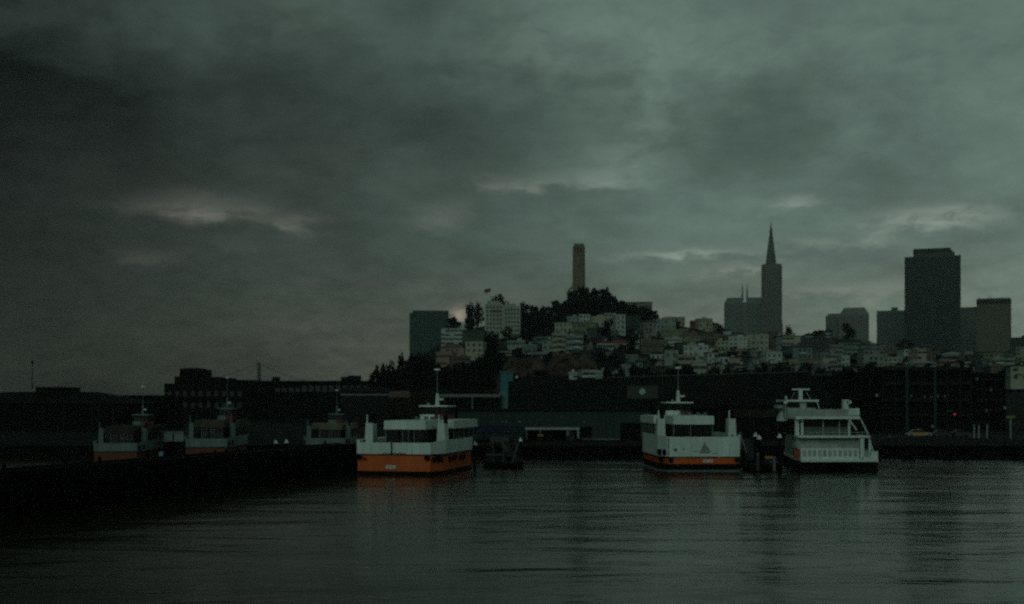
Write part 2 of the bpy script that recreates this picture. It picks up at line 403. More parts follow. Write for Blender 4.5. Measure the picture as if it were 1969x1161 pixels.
# --- pyramid skyscraper
def pyramid():
    D = 1750.; s = FW(D); t = tower_at('pyramid_skyscraper', 'tall slender pyramid skyscraper with a long pointed spire and two side wings', 1484, D, rz=0)
    M1 = mat('quartz_panel', (.135, .14, .11), .8, .08, .02); M2 = mat('pyramid_spire_metal', (.09, .095, .085), .7, .08, .02)  # panel colour supplies haze that the thin air volume lacks
    Z = lambda y: ZY(y, D) - 5
    half = lambda y: 10.5 + (y - 505) * (21 - 10.5) / 127 if y > 505 else 10.5 * (y - 428) / 77
    rows = []
    sq = lambda hw, cx=0: [(cx - hw, 26 - hw), (cx + hw, 26 - hw), (cx + hw, 26 + hw), (cx - hw, 26 + hw)]
    MB().prism(sq(half(782) * s), Z(782), Z(505), top=sq(half(505) * s)).build('pyramid_body', M1, t)
    MB().prism(sq(half(505) * s * .98, -1.5 * s), Z(505), Z(429), top=sq(.9, -1.5 * s)).build('spire', M2, t)
    MB().rod((-1.5 * s, 26, Z(430)), (-1.5 * s, 26, Z(420)), .8, .4, 5).build('spire_tip', M2, t)
    # wings: vertical fins that stand proud of the upper body
    for sx, xo in ((-1, 19.8), (1, 19.4)):
        xa, xb = sorted((sx * xo * s, sx * 6 * s))
        MB().box(xa, xb, 19, 33, Z(655), Z(509)).build('wing', M1, t)
        MB().prism([(xa, 19), (xb, 19), (xb, 33), (xa, 33)], Z(509), Z(504), top=[(xa + 1.5 * s, 21), (xb, 21), (xb, 31), (xa + (1.5 * s if sx < 0 else 0), 31)] if sx < 0 else [(xa, 21), (xb - 1.5 * s, 21), (xb - 1.5 * s, 31), (xa, 31)]).build('wing_cap', M1, t)
    bands = MB()
    y = 512
    while y < 640:
        hw = half(y + 1.4) * s
        zt, zb_ = Z(y), Z(y + 1.5)
        bands.box(-hw - .12, hw + .12, 26 - hw - .2, 26 - hw + 2, zb_, zt)
        bands.box(-19.8 * s - .1, -8 * s, 18.8, 20, zb_, zt); bands.box(8 * s, 19.4 * s + .1, 18.8, 20, zb_, zt)
        y += 3.3
    stuff(bands.build('window', HZ, t))
pyramid()
# --- pair of mid-rise towers with chamfered corners
D = 1900; s = FW(D)
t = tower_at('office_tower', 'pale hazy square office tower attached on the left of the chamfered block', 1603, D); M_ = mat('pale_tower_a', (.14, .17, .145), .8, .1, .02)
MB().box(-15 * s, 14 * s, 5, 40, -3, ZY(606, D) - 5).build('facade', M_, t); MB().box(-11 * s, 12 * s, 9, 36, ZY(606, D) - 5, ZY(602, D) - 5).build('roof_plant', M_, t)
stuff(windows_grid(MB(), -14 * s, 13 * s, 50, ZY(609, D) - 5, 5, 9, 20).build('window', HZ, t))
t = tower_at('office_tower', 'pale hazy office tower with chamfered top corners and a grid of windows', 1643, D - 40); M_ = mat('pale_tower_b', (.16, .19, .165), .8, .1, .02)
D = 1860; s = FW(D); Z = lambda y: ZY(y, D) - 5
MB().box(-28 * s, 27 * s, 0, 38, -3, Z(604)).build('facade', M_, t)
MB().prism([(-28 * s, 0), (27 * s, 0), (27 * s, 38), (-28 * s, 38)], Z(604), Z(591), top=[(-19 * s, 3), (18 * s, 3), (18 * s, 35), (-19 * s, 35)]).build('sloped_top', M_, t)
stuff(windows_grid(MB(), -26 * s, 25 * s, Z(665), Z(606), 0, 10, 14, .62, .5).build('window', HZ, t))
# --- lower tower left of the black monolith
D = 1880; s = FW(D); Z = lambda y: ZY(y, D) - 5
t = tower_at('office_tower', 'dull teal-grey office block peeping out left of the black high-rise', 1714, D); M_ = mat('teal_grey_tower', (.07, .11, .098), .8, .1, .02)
MB().box(-27 * s, 30 * s, 0, 35, -3, Z(597)).build('facade', M_, t); MB().box(0, 12 * s, 8, 24, Z(597), Z(590)).build('roof_plant', M_, t)
stuff(windows_grid(MB(), -26 * s, 29 * s, 50, Z(600), 0, 20, 18, .55, .5).build('window', HZ, t))
# --- black monolith
D = 1650; s = FW(D); Z = lambda y: ZY(y, D) - 5
t = tower_at('black_skyscraper', 'massive black slab skyscraper with stepped roofline, the largest on the skyline', 1793, D); M_ = mat('black_granite', (.014, .045, .036), .5, .1, .02)  # black granite tinted teal, a veil of haze in the base colour
MB().box(-51 * s, 51 * s, 0, 44, -3, Z(492)).build('facade', M_, t)
MB().box(-35 * s, 40 * s, 2, 42, Z(492), Z(485)).build('upper_step', M_, t)
MB().box(-35.5 * s, 33 * s, 1, 43, Z(485), Z(477)).build('roof_storey', mat('granite_top', (.03, .04, .036), .6), t)
MB().box(33.2 * s, 37 * s, 6, 38, Z(485), Z(481)).build('roof_ledge', M_, t)
bays = MB()
for i in range(26):
    x = (-49 + i * 98 / 25) * s; bays.prism([(x - 1.2, -.02), (x, -1.3), (x + 1.2, -.02)], 2, Z(494))
bays.build('bay_rib', M_, t)
stuff(windows_grid(MB(), -50 * s, 50 * s, 60, Z(495), 0, 25, 46, .4, .45, .9).build('window', mat('granite_glass', (.01, .014, .014), .25), t))
# --- filler and right towers
t = tower_at('office_tower', 'short dark teal office block squeezed between the black skyscraper and the beige tower', 1862, 1900); D = 1900; s = FW(D)
MB().box(-20 * s, 19 * s, 0, 30, -3, Z(606) * 1.09).build('facade', M_ if False else mat('mid_teal_tower', (.06, .09, .08), .8, .1, .02), t)
stuff(windows_grid(MB(), -19 * s, 18 * s, 50, 135, 0, 12, 15).build('window', HZ, t))
D = 1700; s = FW(D); Z = lambda y: ZY(y, D) - 5
t = tower_at('office_tower', 'beige square high-rise with dark band below its roof near the right edge', 1911, D); M_ = mat('beige_tower', (.125, .125, .088), .8, .1, .02)
MB().box(-31 * s, 31 * s, 0, 40, -3, Z(584)).build('facade', M_, t)
MB().box(-31.2 * s, 31.2 * s, -.4, 40, Z(584), Z(576)).build('dark_band', mat('beige_tower_louvre', (.03, .034, .028), .8), t)
MB().box(-31 * s, 29 * s, 0, 40, Z(576), Z(573)).build('parapet', M_, t)
for xx, hh in ((-26, 4), (-9, 6), (-5, 4), (14, 3)): MB().rod((xx * s, 12, Z(573)), (xx * s, 12, Z(573 - hh)), .5, .3, 5).build('aerial', DARKM, t)
mb = MB()
for i in range(15): mb.box((-29.5 + i * 4.1) * s, (-28 + i * 4.1) * s, -.35, .1, 60, Z(585))
mb.build('window_strip', mat('beige_glass', (.045, .05, .042), .5), t)
D = 1500; s = FW(D)
t = tower_at('office_tower', 'low dark teal block at the extreme right edge of the skyline', 1975, D); Z = lambda y: ZY(y, D) - 5
MB().box(-30 * s, 30 * s, 0, 30, -3, Z(648)).build('facade', mat('low_teal', (.025, .045, .045), .8), t); MB().box(-10 * s, 4 * s, 6, 20, Z(648), Z(644)).build('roof_plant', DARKM, t)

# --- suspension bridge far off to the left
D = 3400.; s = FW(D); t = thing('suspension_bridge', 'faint distant suspension bridge tower with sloping cables above the left wharf roofs', 'bridge', (XX(498, D), D, 0))
def btower(ox):
    b = MB()
    for yy in (-10, 10): b.box(ox - 3.6, ox + 3.6, yy - 3, yy + 3, -1, ZY(697, D), 1.2, .6)
    for k in range(5): b.box(ox - 2, ox + 2, -8, 8, 40 + k * 20, 44 + k * 20)
    return b
BR = mat('bridge_steel', (.035, .045, .042), .8)  # steel colour shifted to imitate haze over the distance
btower(0).build('bridge_pylon', BR, t); btower(455).build('bridge_pylon', BR, t)
for yy in (-10, 10):
    c = MB(); zt = ZY(698, D); pts = [Vector((ox, yy, 62 + (zt - 62) * ((ox - 227) / 227) ** 2)) for ox in range(0, 456, 25)]
    pts = [Vector((-230, yy, 64)), Vector((-120, yy, 78))] + pts
    for a, b in zip(pts, pts[1:]): c.rod(a, b, .45, .45, 5)
    c.build('main_cable', BR, t)
MB().box(-260, 620, -10, 10, 52, 60).build('deck', BR, t)

# ------------------------------------------------------------------ houses on the hill
HC = {'white': (.38, .45, .41), 'cream': (.32, .34, .26), 'pale green': (.22, .29, .25), 'grey': (.20, .23, .21), 'olive': (.17, .19, .12), 'pink': (.26, .19, .16),
      'brown': (.12, .10, .075), 'red': (.17, .04, .035), 'teal': (.12, .20, .185), 'dark green': (.045, .07, .06), 'light blue': (.34, .44, .48), 'dark grey': (.05, .055, .055), 'beige': (.31, .28, .22)}
HM = {k: mat('stucco_' + k.replace(' ', '_'), v, .85, .14, .15, streak=True) for k, v in HC.items()}
RM = {'dark': mat('dark_roof', (.03, .032, .03), .85), 'red': mat('red_tile_roof', (.16, .035, .03), .85), 'pale': mat('pale_roof', (.28, .30, .28), .85), 'brown': mat('brown_roof', (.09, .07, .055), .85)}
HW = mat('house_window_glass', (.022, .03, .03), .3)
# x0, x1, top, bottom, wall colour, roof kind, roof colour
HS = [(848,890,632,664,'white','flat','pale'),(888,932,636,658,'dark green','flat','pale'),(894,929,658,690,'cream','flat','dark'),(846,893,660,692,'pink','hip','brown'),
(838,870,678,706,'pink','flat','dark'),(868,906,686,706,'brown','flat','dark'),(890,908,620,638,'light blue','gable','pale'),
(975,1010,656,674,'pale green','flat','dark'),(1004,1032,664,680,'teal','flat','pale'),(960,984,670,684,'beige','gable','dark'),(1014,1044,676,690,'grey','flat','dark'),
(1042,1066,654,682,'pale green','flat','dark'),(1062,1092,642,684,'cream','flat','dark'),(1088,1122,646,680,'pale green','flat','pale'),(1066,1100,620,640,'cream','flat','dark'),
(1099,1146,622,642,'olive','flat','dark'),(1090,1116,609,625,'pale green','flat','dark'),(1114,1135,605,622,'white','flat','pale'),(1136,1180,609,628,'cream','flat','pale'),(1162,1185,602,618,'white','flat','dark'),
(1184,1203,606,644,'white','flat','pale'),(1203,1232,608,640,'dark green','flat','dark'),(1230,1264,620,642,'grey','flat','dark'),(1234,1262,600,614,'dark grey','hip','dark'),
(1148,1180,654,672,'white','gable','red'),(1178,1206,652,672,'pink','hip','red'),(1128,1148,632,652,'dark green','flat','dark'),
(1262,1300,614,642,'pale green','flat','dark'),(1280,1318,606,622,'beige','flat','brown'),(1270,1312,634,652,'olive','flat','dark'),(1328,1346,611,630,'red','flat','dark'),(1343,1371,613,638,'cream','flat','pale'),
(1366,1384,619,640,'olive','gable','dark'),(1310,1346,638,662,'olive','hip','brown'),(1345,1382,640,657,'brown','flat','dark'),(1278,1311,650,666,'white','flat','pale'),(1232,1276,652,682,'brown','hip','brown'),
(1250,1281,675,692,'white','gable','dark'),(1278,1304,675,706,'pale green','flat','dark'),(1314,1362,665,686,'white','flat','dark'),(1303,1345,684,708,'beige','flat','dark'),(1330,1359,688,716,'cream','gable','pale'),
(1360,1382,678,700,'white','flat','dark'),(1381,1403,678,702,'white','gable','dark'),(1378,1402,656,674,'cream','flat','dark'),(1401,1437,648,674,'white','flat','pale'),(1436,1478,644,674,'cream','flat','dark'),(1378,1406,632,646,'light blue','hip','dark'),
(1404,1432,638,652,'teal','hip','dark'),(1448,1475,686,700,'cream','gable','brown'),(1473,1505,678,702,'white','flat','dark'),(1480,1496,638,672,'brown','flat','dark'),(1493,1503,648,680,'grey','flat','dark'),
(1504,1542,646,666,'cream','flat','dark'),(1540,1612,650,682,'dark grey','flat','dark'),(1524,1562,668,692,'teal','flat','dark'),(1596,1622,664,690,'grey','flat','dark'),(1612,1655,651,686,'teal','gable','dark'),(1655,1692,664,694,'teal','flat','dark'),
(1534,1580,688,705,'pink','hip','brown'),(1582,1616,690,704,'cream','flat','dark'),(1618,1634,686,707,'white','flat','pale'),(1575,1602,636,656,'dark green','flat','dark'),(1548,1578,640,656,'grey','hip','dark'),
(1660,1700,672,706,'grey','flat','dark'),(1698,1736,688,706,'cream','flat','dark'),(1738,1757,671,692,'white','flat','dark'),(1763,1782,672,704,'beige','flat','dark'),(1782,1800,676,702,'brown','flat','dark'),
(1754,1804,693,705,'pale green','hip','pale'),(1804,1860,676,692,'grey','gable','pale'),(1808,1846,690,704,'pink','flat','dark'),(1848,1866,690,706,'white','gable','dark'),(1862,1890,684,706,'dark grey','flat','dark'),
(1890,1932,678,702,'olive','flat','dark'),(1903,1952,690,708,'pale green','flat','dark'),(1944,1980,704,732,'cream','flat','dark'),(1954,1980,668,692,'grey','flat','dark'),(1700,1732,664,688,'brown','hip','brown'),
(1094,1110,714,730,'white','gable','pale'),(1119,1147,713,724,'white','flat','pale'),(1144,1174,711,729,'pale green','gable','pale'),(1170,1192,718,732,'teal','flat','pale'),(1210,1222,690,708,'teal','flat','dark'),(1219,1236,692,708,'pale green','gable','dark'),
(1196,1214,702,722,'grey','flat','dark')]
def near(h, boxes, tol):
    cx = (h[0] + h[1]) / 2; cy = h[3]
    return any(abs(cx - (b[0] + b[1]) / 2) < (h[1] - h[0] + b[1] - b[0]) / 2 * tol and abs(cy - b[3]) < 8 for b in boxes)
rnd = random.Random(21)
cand = 0
FILL = []
while len(FILL) < 95 and cand < 6000:
    cand += 1
    x = rnd.uniform(1215, 1985); yb = rnd.uniform(yc(x) + 3, 722)
    if 1640 < x < 1690 and yb > 705: continue
    wd = rnd.uniform(12, 27); hh = rnd.uniform(8, 16)
    hs = (x - wd / 2, x + wd / 2, yb - hh, yb, rnd.choice(['grey', 'grey', 'beige', 'teal', 'olive', 'brown', 'brown', 'dark green', 'dark grey', 'dark green', 'pink', 'pale green', 'cream', 'white', 'grey', 'beige']), rnd.choice(['flat', 'flat', 'gable', 'hip']), rnd.choice(['dark', 'dark', 'brown']))
    if near(hs, HS, .8) or near(hs, FILL, .9): continue
    FILL.append(hs)
while len(FILL) < 112 and cand < 12000:
    cand += 1
    x = rnd.uniform(960, 1215); yb = rnd.uniform(max(yc(x) + 34, 640), 690)
    wd = rnd.uniform(14, 26); hh = rnd.uniform(9, 14)
    hs = (x - wd / 2, x + wd / 2, yb - hh, yb, rnd.choice(['grey', 'brown', 'dark green', 'dark grey', 'olive', 'teal']), rnd.choice(['flat', 'gable', 'hip']), 'dark')
    if near(hs, HS, .9) or near(hs, FILL, .9): continue
    FILL.append(hs)
ALLH = HS + FILL
LANDM = [(860, 640, 'the teal office slab'), (966, 610, 'the white apartment tower'), (1113, 560, 'the round tower'), (1224, 590, 'the flat crest block'),
         (1005, 706, 'the brown cliff'), (1100, 700, 'the brown cliff'), (1320, 715, 'the middle ferry mast'), (1430, 600, 'the twin-spired tower'), (1484, 600, 'the pyramid skyscraper'),
         (1580, 715, 'the elevated deck'), (1603, 625, 'the pale office tower'), (1643, 625, 'the chamfered office tower'), (1714, 630, 'the teal-grey office block'), (1793, 620, 'the black skyscraper'),
         (1862, 630, 'the short teal block'), (1911, 620, 'the beige high-rise'), (1780, 720, 'the parking garage'), (1968, 660, 'the right edge')]
def row_word(x, y):
    f = (y - yc(x)) / max(8, (726 - yc(x)))
    return 'on the crest' if f < .16 else 'high up' if f < .42 else 'halfway down' if f < .72 else 'low down'
def label_all(items):
    keys = {}
    for i, (x0, x1, yt, yb, c, rf, rc) in enumerate(items):
        cx = (x0 + x1) / 2
        lm = min(LANDM, key=lambda l: abs(l[0] - cx) + .35 * abs(l[1] - yb))
        side = 'left of' if cx < lm[0] - 14 else 'right of' if cx > lm[0] + 14 else ('below' if yb > lm[1] else 'above')
        size = 'wide' if x1 - x0 > 38 else 'tall' if yb - yt > (x1 - x0) * 1.1 else 'small' if x1 - x0 < 20 else ''
        rw = {'flat': 'flat-roofed', 'gable': 'gabled', 'hip': 'hip-roofed'}[rf]
        if rc == 'red': rw = 'red-roofed'
        k = f"{size + ' ' if size else ''}{c} {rw} house {row_word(cx, yb)} {side} {lm[2]}" if c != 'dark' else f"dark tree {row_word(cx, yb)} {side} {lm[2]}"
        keys.setdefault(k, []).append(i)
    out = {}
    for k, v in keys.items():
        v.sort(key=lambda i: items[i][0]); n = len(v)
        for j, i in enumerate(v):
            if n == 1: out[i] = k
            elif n == 2: out[i] = ('left of two: ', 'right of two: ')[j] + k
            else: out[i] = (('leftmost', 'rightmost')[j > 0] if j in (0, n - 1) else ('second', 'third', 'fourth', 'fifth', 'sixth', 'seventh', 'eighth', 'ninth', 'tenth', 'eleventh', 'twelfth')[j - 1]) + (' from left' if 0 < j < n - 1 else '') + ': ' + k
    return out
LB = label_all(ALLH)
def house(i, spec):
    x0, x1, yt, yb, c, rf, rc = spec
    r = random.Random(i * 13 + 5); cx = (x0 + x1) / 2; D = D_of(cx, yb); s = D / F
    wd = (x1 - x0) * s; ht = (yb - yt) * s; z = ground_z(cx, D) if D >= D0 else ZY(yb, D)
    rz = r.uniform(-.22, .22); dp = r.uniform(9, 14)
    t = thing('house', LB[i], 'house', (XX(cx, D), D, z), rz, 'houses on the hillside')
    rh = 0 if rf == 'flat' else min(ht * .32, 2.6)
    hw = wd / 2 * .97; m = HM[c]; R = RM[rc]; zt = ht - rh
    MB().box(-hw, hw, 0, dp, -7, zt).build('wall', m, t)
    if rf == 'flat':
        pr = MB(); pr.box(-hw - .25, hw + .25, -.25, .2, zt, zt + .5); pr.box(-hw - .25, hw + .25, dp - .2, dp + .25, zt, zt + .5)
        pr.box(-hw - .25, -hw + .2, .2, dp - .2, zt, zt + .5); pr.box(hw - .2, hw + .25, .2, dp - .2, zt, zt + .5)
        pr.build('parapet', m if r.random() < .5 else R, t)
        MB().quad((-hw + .2, .2, zt + .05), (hw - .2, .2, zt + .05), (hw - .2, dp - .2, zt + .05), (-hw + .2, dp - .2, zt + .05)).build('roof', R, t)
        if r.random() < .45:
            a = r.uniform(-.6, .2) * hw; MB().box(a, a + hw * .5, dp * .35, dp * .7, zt, zt + r.uniform(1.4, 2.4)).build('roof_hut', m, t)
    else:
        o = .4; rr = MB(); i0 = 0
        if rf == 'gable' and r.random() < .5:     # ridge along view
            rr.v += [(-hw - o, -o, zt), (hw + o, -o, zt), (hw + o, dp + o, zt), (-hw - o, dp + o, zt), (0, -o, zt + rh), (0, dp + o, zt + rh)]
            rr.f += [(0, 3, 5, 4), (1, 4, 5, 2), (0, 4, 1), (2, 5, 3), (0, 1, 2, 3)]
        else:
            k = hw * .55 if rf == 'hip' else 0
            rr.v += [(-hw - o, -o, zt), (hw + o, -o, zt), (hw + o, dp + o, zt), (-hw - o, dp + o, zt), (-hw - o + k, dp / 2, zt + rh), (hw + o - k, dp / 2, zt + rh)]
            rr.f += [(0, 1, 5, 4), (2, 3, 4, 5), (0, 4, 3), (1, 2, 5), (0, 3, 2, 1)]
        rr.build('roof', R, t)
        if r.random() < .6:
            a = r.uniform(-.6, .6) * hw; MB().box(a - .5, a + .5, dp * .5, dp * .5 + 1, zt, zt + rh + 1).build('chimney', m, t)
    ns = max(1, round(zt / 3.3)); nw = max(2, round(wd / 3.1)); sty = r.random(); ch = zt / ns; cw = 2 * hw / nw
    wm = MB()
    for a in range(nw):
        for b in range(ns):
            if r.random() < .14: continue
            ww = cw * ((.34, .42, .55)[r.randrange(3)] if sty < .6 else .92); wh = ch * (r.choice((.42, .5)) if sty < .8 else .36); xx = -hw + (a + .5) * cw; zz = (b + .52) * ch
            wm.box(xx - ww / 2, xx + ww / 2, -.06, .05, zz - wh / 2, zz + wh / 2)
    for b in range(ns):
        for a in range(3):
            zz = (b + .52) * ch; yy = (a + .5) * dp / 3
            for sx in (-1, 1): wm.box(sx * hw - .06, sx * hw + .06, yy - .6, yy + .6, zz - .7, zz + .7)
    stuff(wm.build('window', HW, t))
    if r.random() < .35 and ns > 1:
        bl = MB(); a = r.uniform(-.7, 0) * hw
        for b in range(1, ns): bl.box(a, a + hw * .7, -1.1, 0, b * ch - .15, b * ch + .05); bl.box(a, a + hw * .7, -1.1, -1.03, b * ch + .05, b * ch + .9)
        bl.build('balcony', HM['white'] if r.random() < .5 else m, t)
for i, spec in enumerate(ALLH): house(i, spec)

# tall white apartment tower on the crest, left
D = D_of(966, 650); s = D / F; zb = ground_z(966, D)
t = thing('apartment_tower', 'tall stepped pale apartment tower with red awnings on the crest left of the dark wood', 'apartment tower', (XX(966, D), D, zb))
M_ = mat('tower_stucco', (.30, .34, .28), .85, .15, .12, streak=True); Z = lambda y: ZY(y, D) - zb
MB().box(-34 * s, 2 * s, 2, 18, -8, Z(584)).build('wall', M_, t, label='taller left wing'); MB().box(2 * s, 35 * s, 0, 16, -8, Z(588)).build('wall', M_, t, label='lower right wing')
MB().box(-30 * s, -6 * s, 6, 15, Z(584), Z(577)).build('penthouse', M_, t); MB().box(4 * s, 26 * s, 4, 13, Z(588), Z(583)).build('penthouse', M_, t)
for wg, (xa, xb, y0, top) in enumerate(((-32, 0, 2, 586), (4, 33, 0, 591))):
    for a in range(5):
        for b in range(7):
            xx = xa + (a + .5) * (xb - xa) / 5; yy = top + 2 + b * 8
            MB().box((xx - 1.6) * s, (xx + 1.6) * s, y0 - .12, y0 + .1, Z(yy + 4), Z(yy)).build('window', HW, t)
for xx in (-18, -12, -6): MB().box((xx - 2.4) * s, (xx + 2.4) * s, .9, 2, Z(598), Z(595)).build('awning', mat('red_awning', (.22, .05, .04), .8), t)
t = thing('flagpole', 'flagpole with a small red flag on the roof of the apartment tower', 'flagpole', P(943, 577, D + 8))
MB().rod((0, 0, 0), (0, 0, 9.5), .12, .08, 6).build('pole', GREYM, t)
fl = MB()
for k in range(6):
    a, b = k * .75, (k + 1) * .75
    ya, yb_ = .3 * sin(a * 1.6), .3 * sin(b * 1.6)
    fl.quad((-a, ya, 6.2 - a * .3), (-b, yb_, 6.2 - b * .3), (-b, yb_, 8.8 - b * .25), (-a, ya, 8.8 - a * .25))
fo = fl.build('flag', mat('red_flag', (.15, .06, .045), .8), t); fo.modifiers.new('thick', 'SOLIDIFY').thickness = .03

# ------------------------------------------------------------------ trees
def crown_mesh(seed, m, n=620, tall=1.0, flat=1.0):
    r = random.Random(seed); mb = MB(); lobes = []
    for k in range(9):
        a = r.uniform(0, 2 * pi); rr = r.uniform(.05, .6)
        lobes.append((Vector((cos(a) * rr, sin(a) * rr, -.6 + 1.25 * k / 8)), r.uniform(.3, .5)))
    for k in range(n):
        c, R = r.choice(lobes); d = Vector((r.gauss(0, 1), r.gauss(0, 1), r.gauss(0, 1))).normalized(); p = c + d * R * r.uniform(.35, 1.05)
        p.z *= tall; u = Vector((r.gauss(0, 1), r.gauss(0, 1), r.gauss(0, 1))).normalized(); v = u.orthogonal().normalized(); sz = r.uniform(.07, .15)
        a = p + u * sz; b = p + v * sz * .8; c2 = p - u * sz; d2 = p - v * sz * .8
        mb.quad(a, b, c2, d2)
    return mb.mesh('crown', m)
CRO = [crown_mesh(s_, LEAF[s_ % 3]) for s_ in range(7)]
CROB = [crown_mesh(40 + s_, LEAF[s_ % 3], 1300) for s_ in range(3)]
CROP = [crown_mesh(60, LEAF[0], 500, 2.0), crown_mesh(61, LEAF[2], 500, 2.2)]
TRM = MB().rod((0, 0, -.6), (0, 0, .5), .05, .025, 6).rod((0, 0, .15), (.28, .1, .55), .025, .012, 5).rod((0, 0, .2), (-.25, -.08, .6), .022, .01, 5).mesh('trunk', TRUNK)
def tree(p, w_, h_, label, group, kind=0, name='tree', low=.95):
    """p ground point, w_ crown width, h_ overall height"""
    t = thing(name, label, 'tree', p, 0, group); r = random.Random(int(p.x * 7 + p.y))
    ch = h_ * low
    me = r.choice(CROP) if kind == 2 else r.choice(CROB) if kind == 1 else r.choice(CRO)
    zs = ch / 2 / (1.9 if kind == 2 else .95)
    link('crown', me, t, (0, 0, h_ - ch / 2), (0, 0, r.uniform(0, 6.28)), (w_ / 1.7, w_ / 1.7, zs))
    link('trunk', TRM, t, (0, 0, h_ * .3), (0, 0, r.uniform(0, 6)), (h_ * .5, h_ * .5, h_ * .55))
def tree_px(x, yt, yb, wpx, label, group, kind=0, D=None):
    if D is None: D = D_of(x, yb); p = Vector((XX(x, D), D, ground_z(x, D)))
    else: p = Vector((XX(x, D), D, ground_z(x, D)))
    h_ = ZY(yt, D) - p.z
    tree(p, wpx * D / F, max(h_, 3), label, group, kind)
def nth(i, n): return 'leftmost' if i == 0 else 'rightmost' if i == n - 1 else ORD[i] + ' from left'
ORD = ['first', 'second', 'third', 'fourth', 'fifth', 'sixth', 'seventh', 'eighth', 'ninth', 'tenth', 'eleventh', 'twelfth', 'thirteenth', 'fourteenth', 'fifteenth', 'sixteenth', 'seventeenth', 'eighteenth', 'nineteenth', 'twentieth'] + ['%dth' % k for k in range(21, 40)]
# listed trees: column, top row, ground row, crown width
G1 = 'trees on the ridge left of the tower'
for q_, (x, yt, yb, wd) in enumerate([(1004,582,620,20),(1016,585,622,22),(1030,588,622,22),(1044,589,620,22),(1058,586,616,22),(1070,577,612,26),(1083,583,606,22),(1010,600,632,26),(1034,604,634,28),(1058,604,632,28),(1080,600,625,26),(1022,612,645,26),(1046,616,648,26)]):
    tree_px(x, yt, yb, wd * 1.2, f'dark tree, {nth(q_, 7)} along the top of the wood left of the round tower' if q_ < 7 else 'dark tree low in the dense wood on the ridge left of the round tower', G1)
for (x, yb) in [(1000, 646), (1012, 655), (1030, 655), (1050, 648), (1068, 640), (1088, 622), (1040, 640), (1076, 632), (1020, 632), (1055, 626)]:
    tree_px(x, yb - 22, yb, 30, 'dark tree low in the dense wood on the ridge left of the round tower', G1)
G2 = 'trees around the foot of the round tower'
for q_, (x, yt, yb, wd, k) in enumerate([(1094,553,592,12,2),(1101,558,592,18,0),(1108,563,590,18,0),(1120,549,588,18,0),(1130,551,586,20,0),(1142,554,588,22,0),(1154,556,590,20,0),(1163,552,592,15,0),(1172,562,594,20,0),(1183,570,596,20,0),(1194,577,600,20,0),(1206,582,604,20,0),(1220,583,606,22,0),(1234,588,608,20,0),(1247,592,612,18,0),(1258,597,616,16,0),
                           (1098,575,604,26,0),(1118,578,604,28,0),(1140,574,604,28,0),(1162,580,606,28,0),(1184,588,608,26,0),(1206,592,612,26,0)]):
    tree_px(x, yt, yb, wd * 1.25, f'dark tree, {nth(q_, 16)} on the skyline at the round tower foot' if q_ < 16 else 'dark tree below the skyline in the wood under the round stone tower', G2, k)
for (x, yb) in [(1090, 606), (1104, 612), (1126, 610), (1150, 606), (1172, 610), (1195, 616), (1218, 612), (1240, 620), (1256, 622), (1112, 600), (1134, 598)]:
    tree_px(x, yb - 22, yb, 30, 'dark tree below the skyline in the wood under the round stone tower', G2)
for (x, yt, yb, wd, lab) in [(905,585,634,22,'tall dark tree left of the apartment tower, the left of the pair'),(918,582,632,24,'tall dark tree standing directly against the left of the apartment tower'),
      (873,609,640,30,'low dark rounded tree beside the teal office slab with the orange glow behind'),(960,565,600,34,'spreading umbrella-shaped tree poking above the roof of the apartment tower'),(905,610,640,24,'dark shrubby tree under the tall pair left of the apartment tower'),
      (975,628,655,22,'dark conical tree in front of the apartment tower'),(946,640,680,30,'dark tree below the apartment tower beside the cream house'),
      (1168,614,650,24,'black-looking round tree between the white houses under the round tower'),(1215,640,690,26,'dark round tree right of the red-roofed houses'),(1297,612,634,24,'dark tree beside the beige crest house right of the flat block'),
      (1518,628,662,26,'dark tree on the skyline just right of the pyramid skyscraper'),(1632,620,664,40,'large dark tree in front of the chamfered office tower'),(1570,634,656,26,'dark tree on the skyline left of the pale office towers'),
      (1385,625,648,22,'dark tree left of the twin-spired tower'),(1740,652,684,34,'dark tree at the foot of the black skyscraper')]:
    tree_px(x, yt, yb, wd, lab, 'single trees on the hill', 0)
G3 = 'trees on the left end of the hill'
for q_, (x, yt, yb, wd) in enumerate([(716,712,748,20),(728,703,748,22),(740,699,746,24),(752,700,745,24),(764,702,742,24),(778,682,736,26),(790,680,730,26),(803,682,730,26),(815,686,730,28),(828,690,730,28),(842,700,730,28),(856,702,734,28),(870,702,736,28),(884,696,736,28),(898,702,738,30),(912,690,738,30),(925,680,736,30),(938,672,730,30),(948,664,722,28),(955,682,726,26),(775,710,745,30),(800,712,748,32),(826,714,748,32),(850,716,748,34),(876,716,748,34),(902,718,748,32),(740,716,750,30)]):
    tree_px(x, yt, yb, wd * 1.15, f'dark tree, {nth(q_, 99)} on the skyline of the black wood at left' if q_ < 9 else 'dark tree inside the black wood covering the left end of the hill', G3)
G4 = 'trees scattered among the hillside houses'
k = 0; tries = 0; placed = []
while k < 150 and tries < 6000:
    tries += 1
    x = rnd.uniform(955, 1985); yb = rnd.uniform(yc(x) + 8, 726)
    if any(b[0] - 3 < x < b[1] + 3 and -1.5 < b[3] - yb < 10 for b in ALLH): continue
    if any(abs(x - a) < 9 and abs(yb - b) < 5 for a, b in placed): continue
    placed.append((x, yb)); k += 1
TL = label_all([(x - 11, x + 11, yb - 10, yb, 'dark', 'flat', 'dark') for x, yb in placed])
for i, (x, yb) in enumerate(placed):
    tree_px(x, yb - rnd.uniform(8, 15), yb, rnd.uniform(15, 27), TL[i], G4)
G5 = 'dark trees behind the sheds at the foot of the hill'
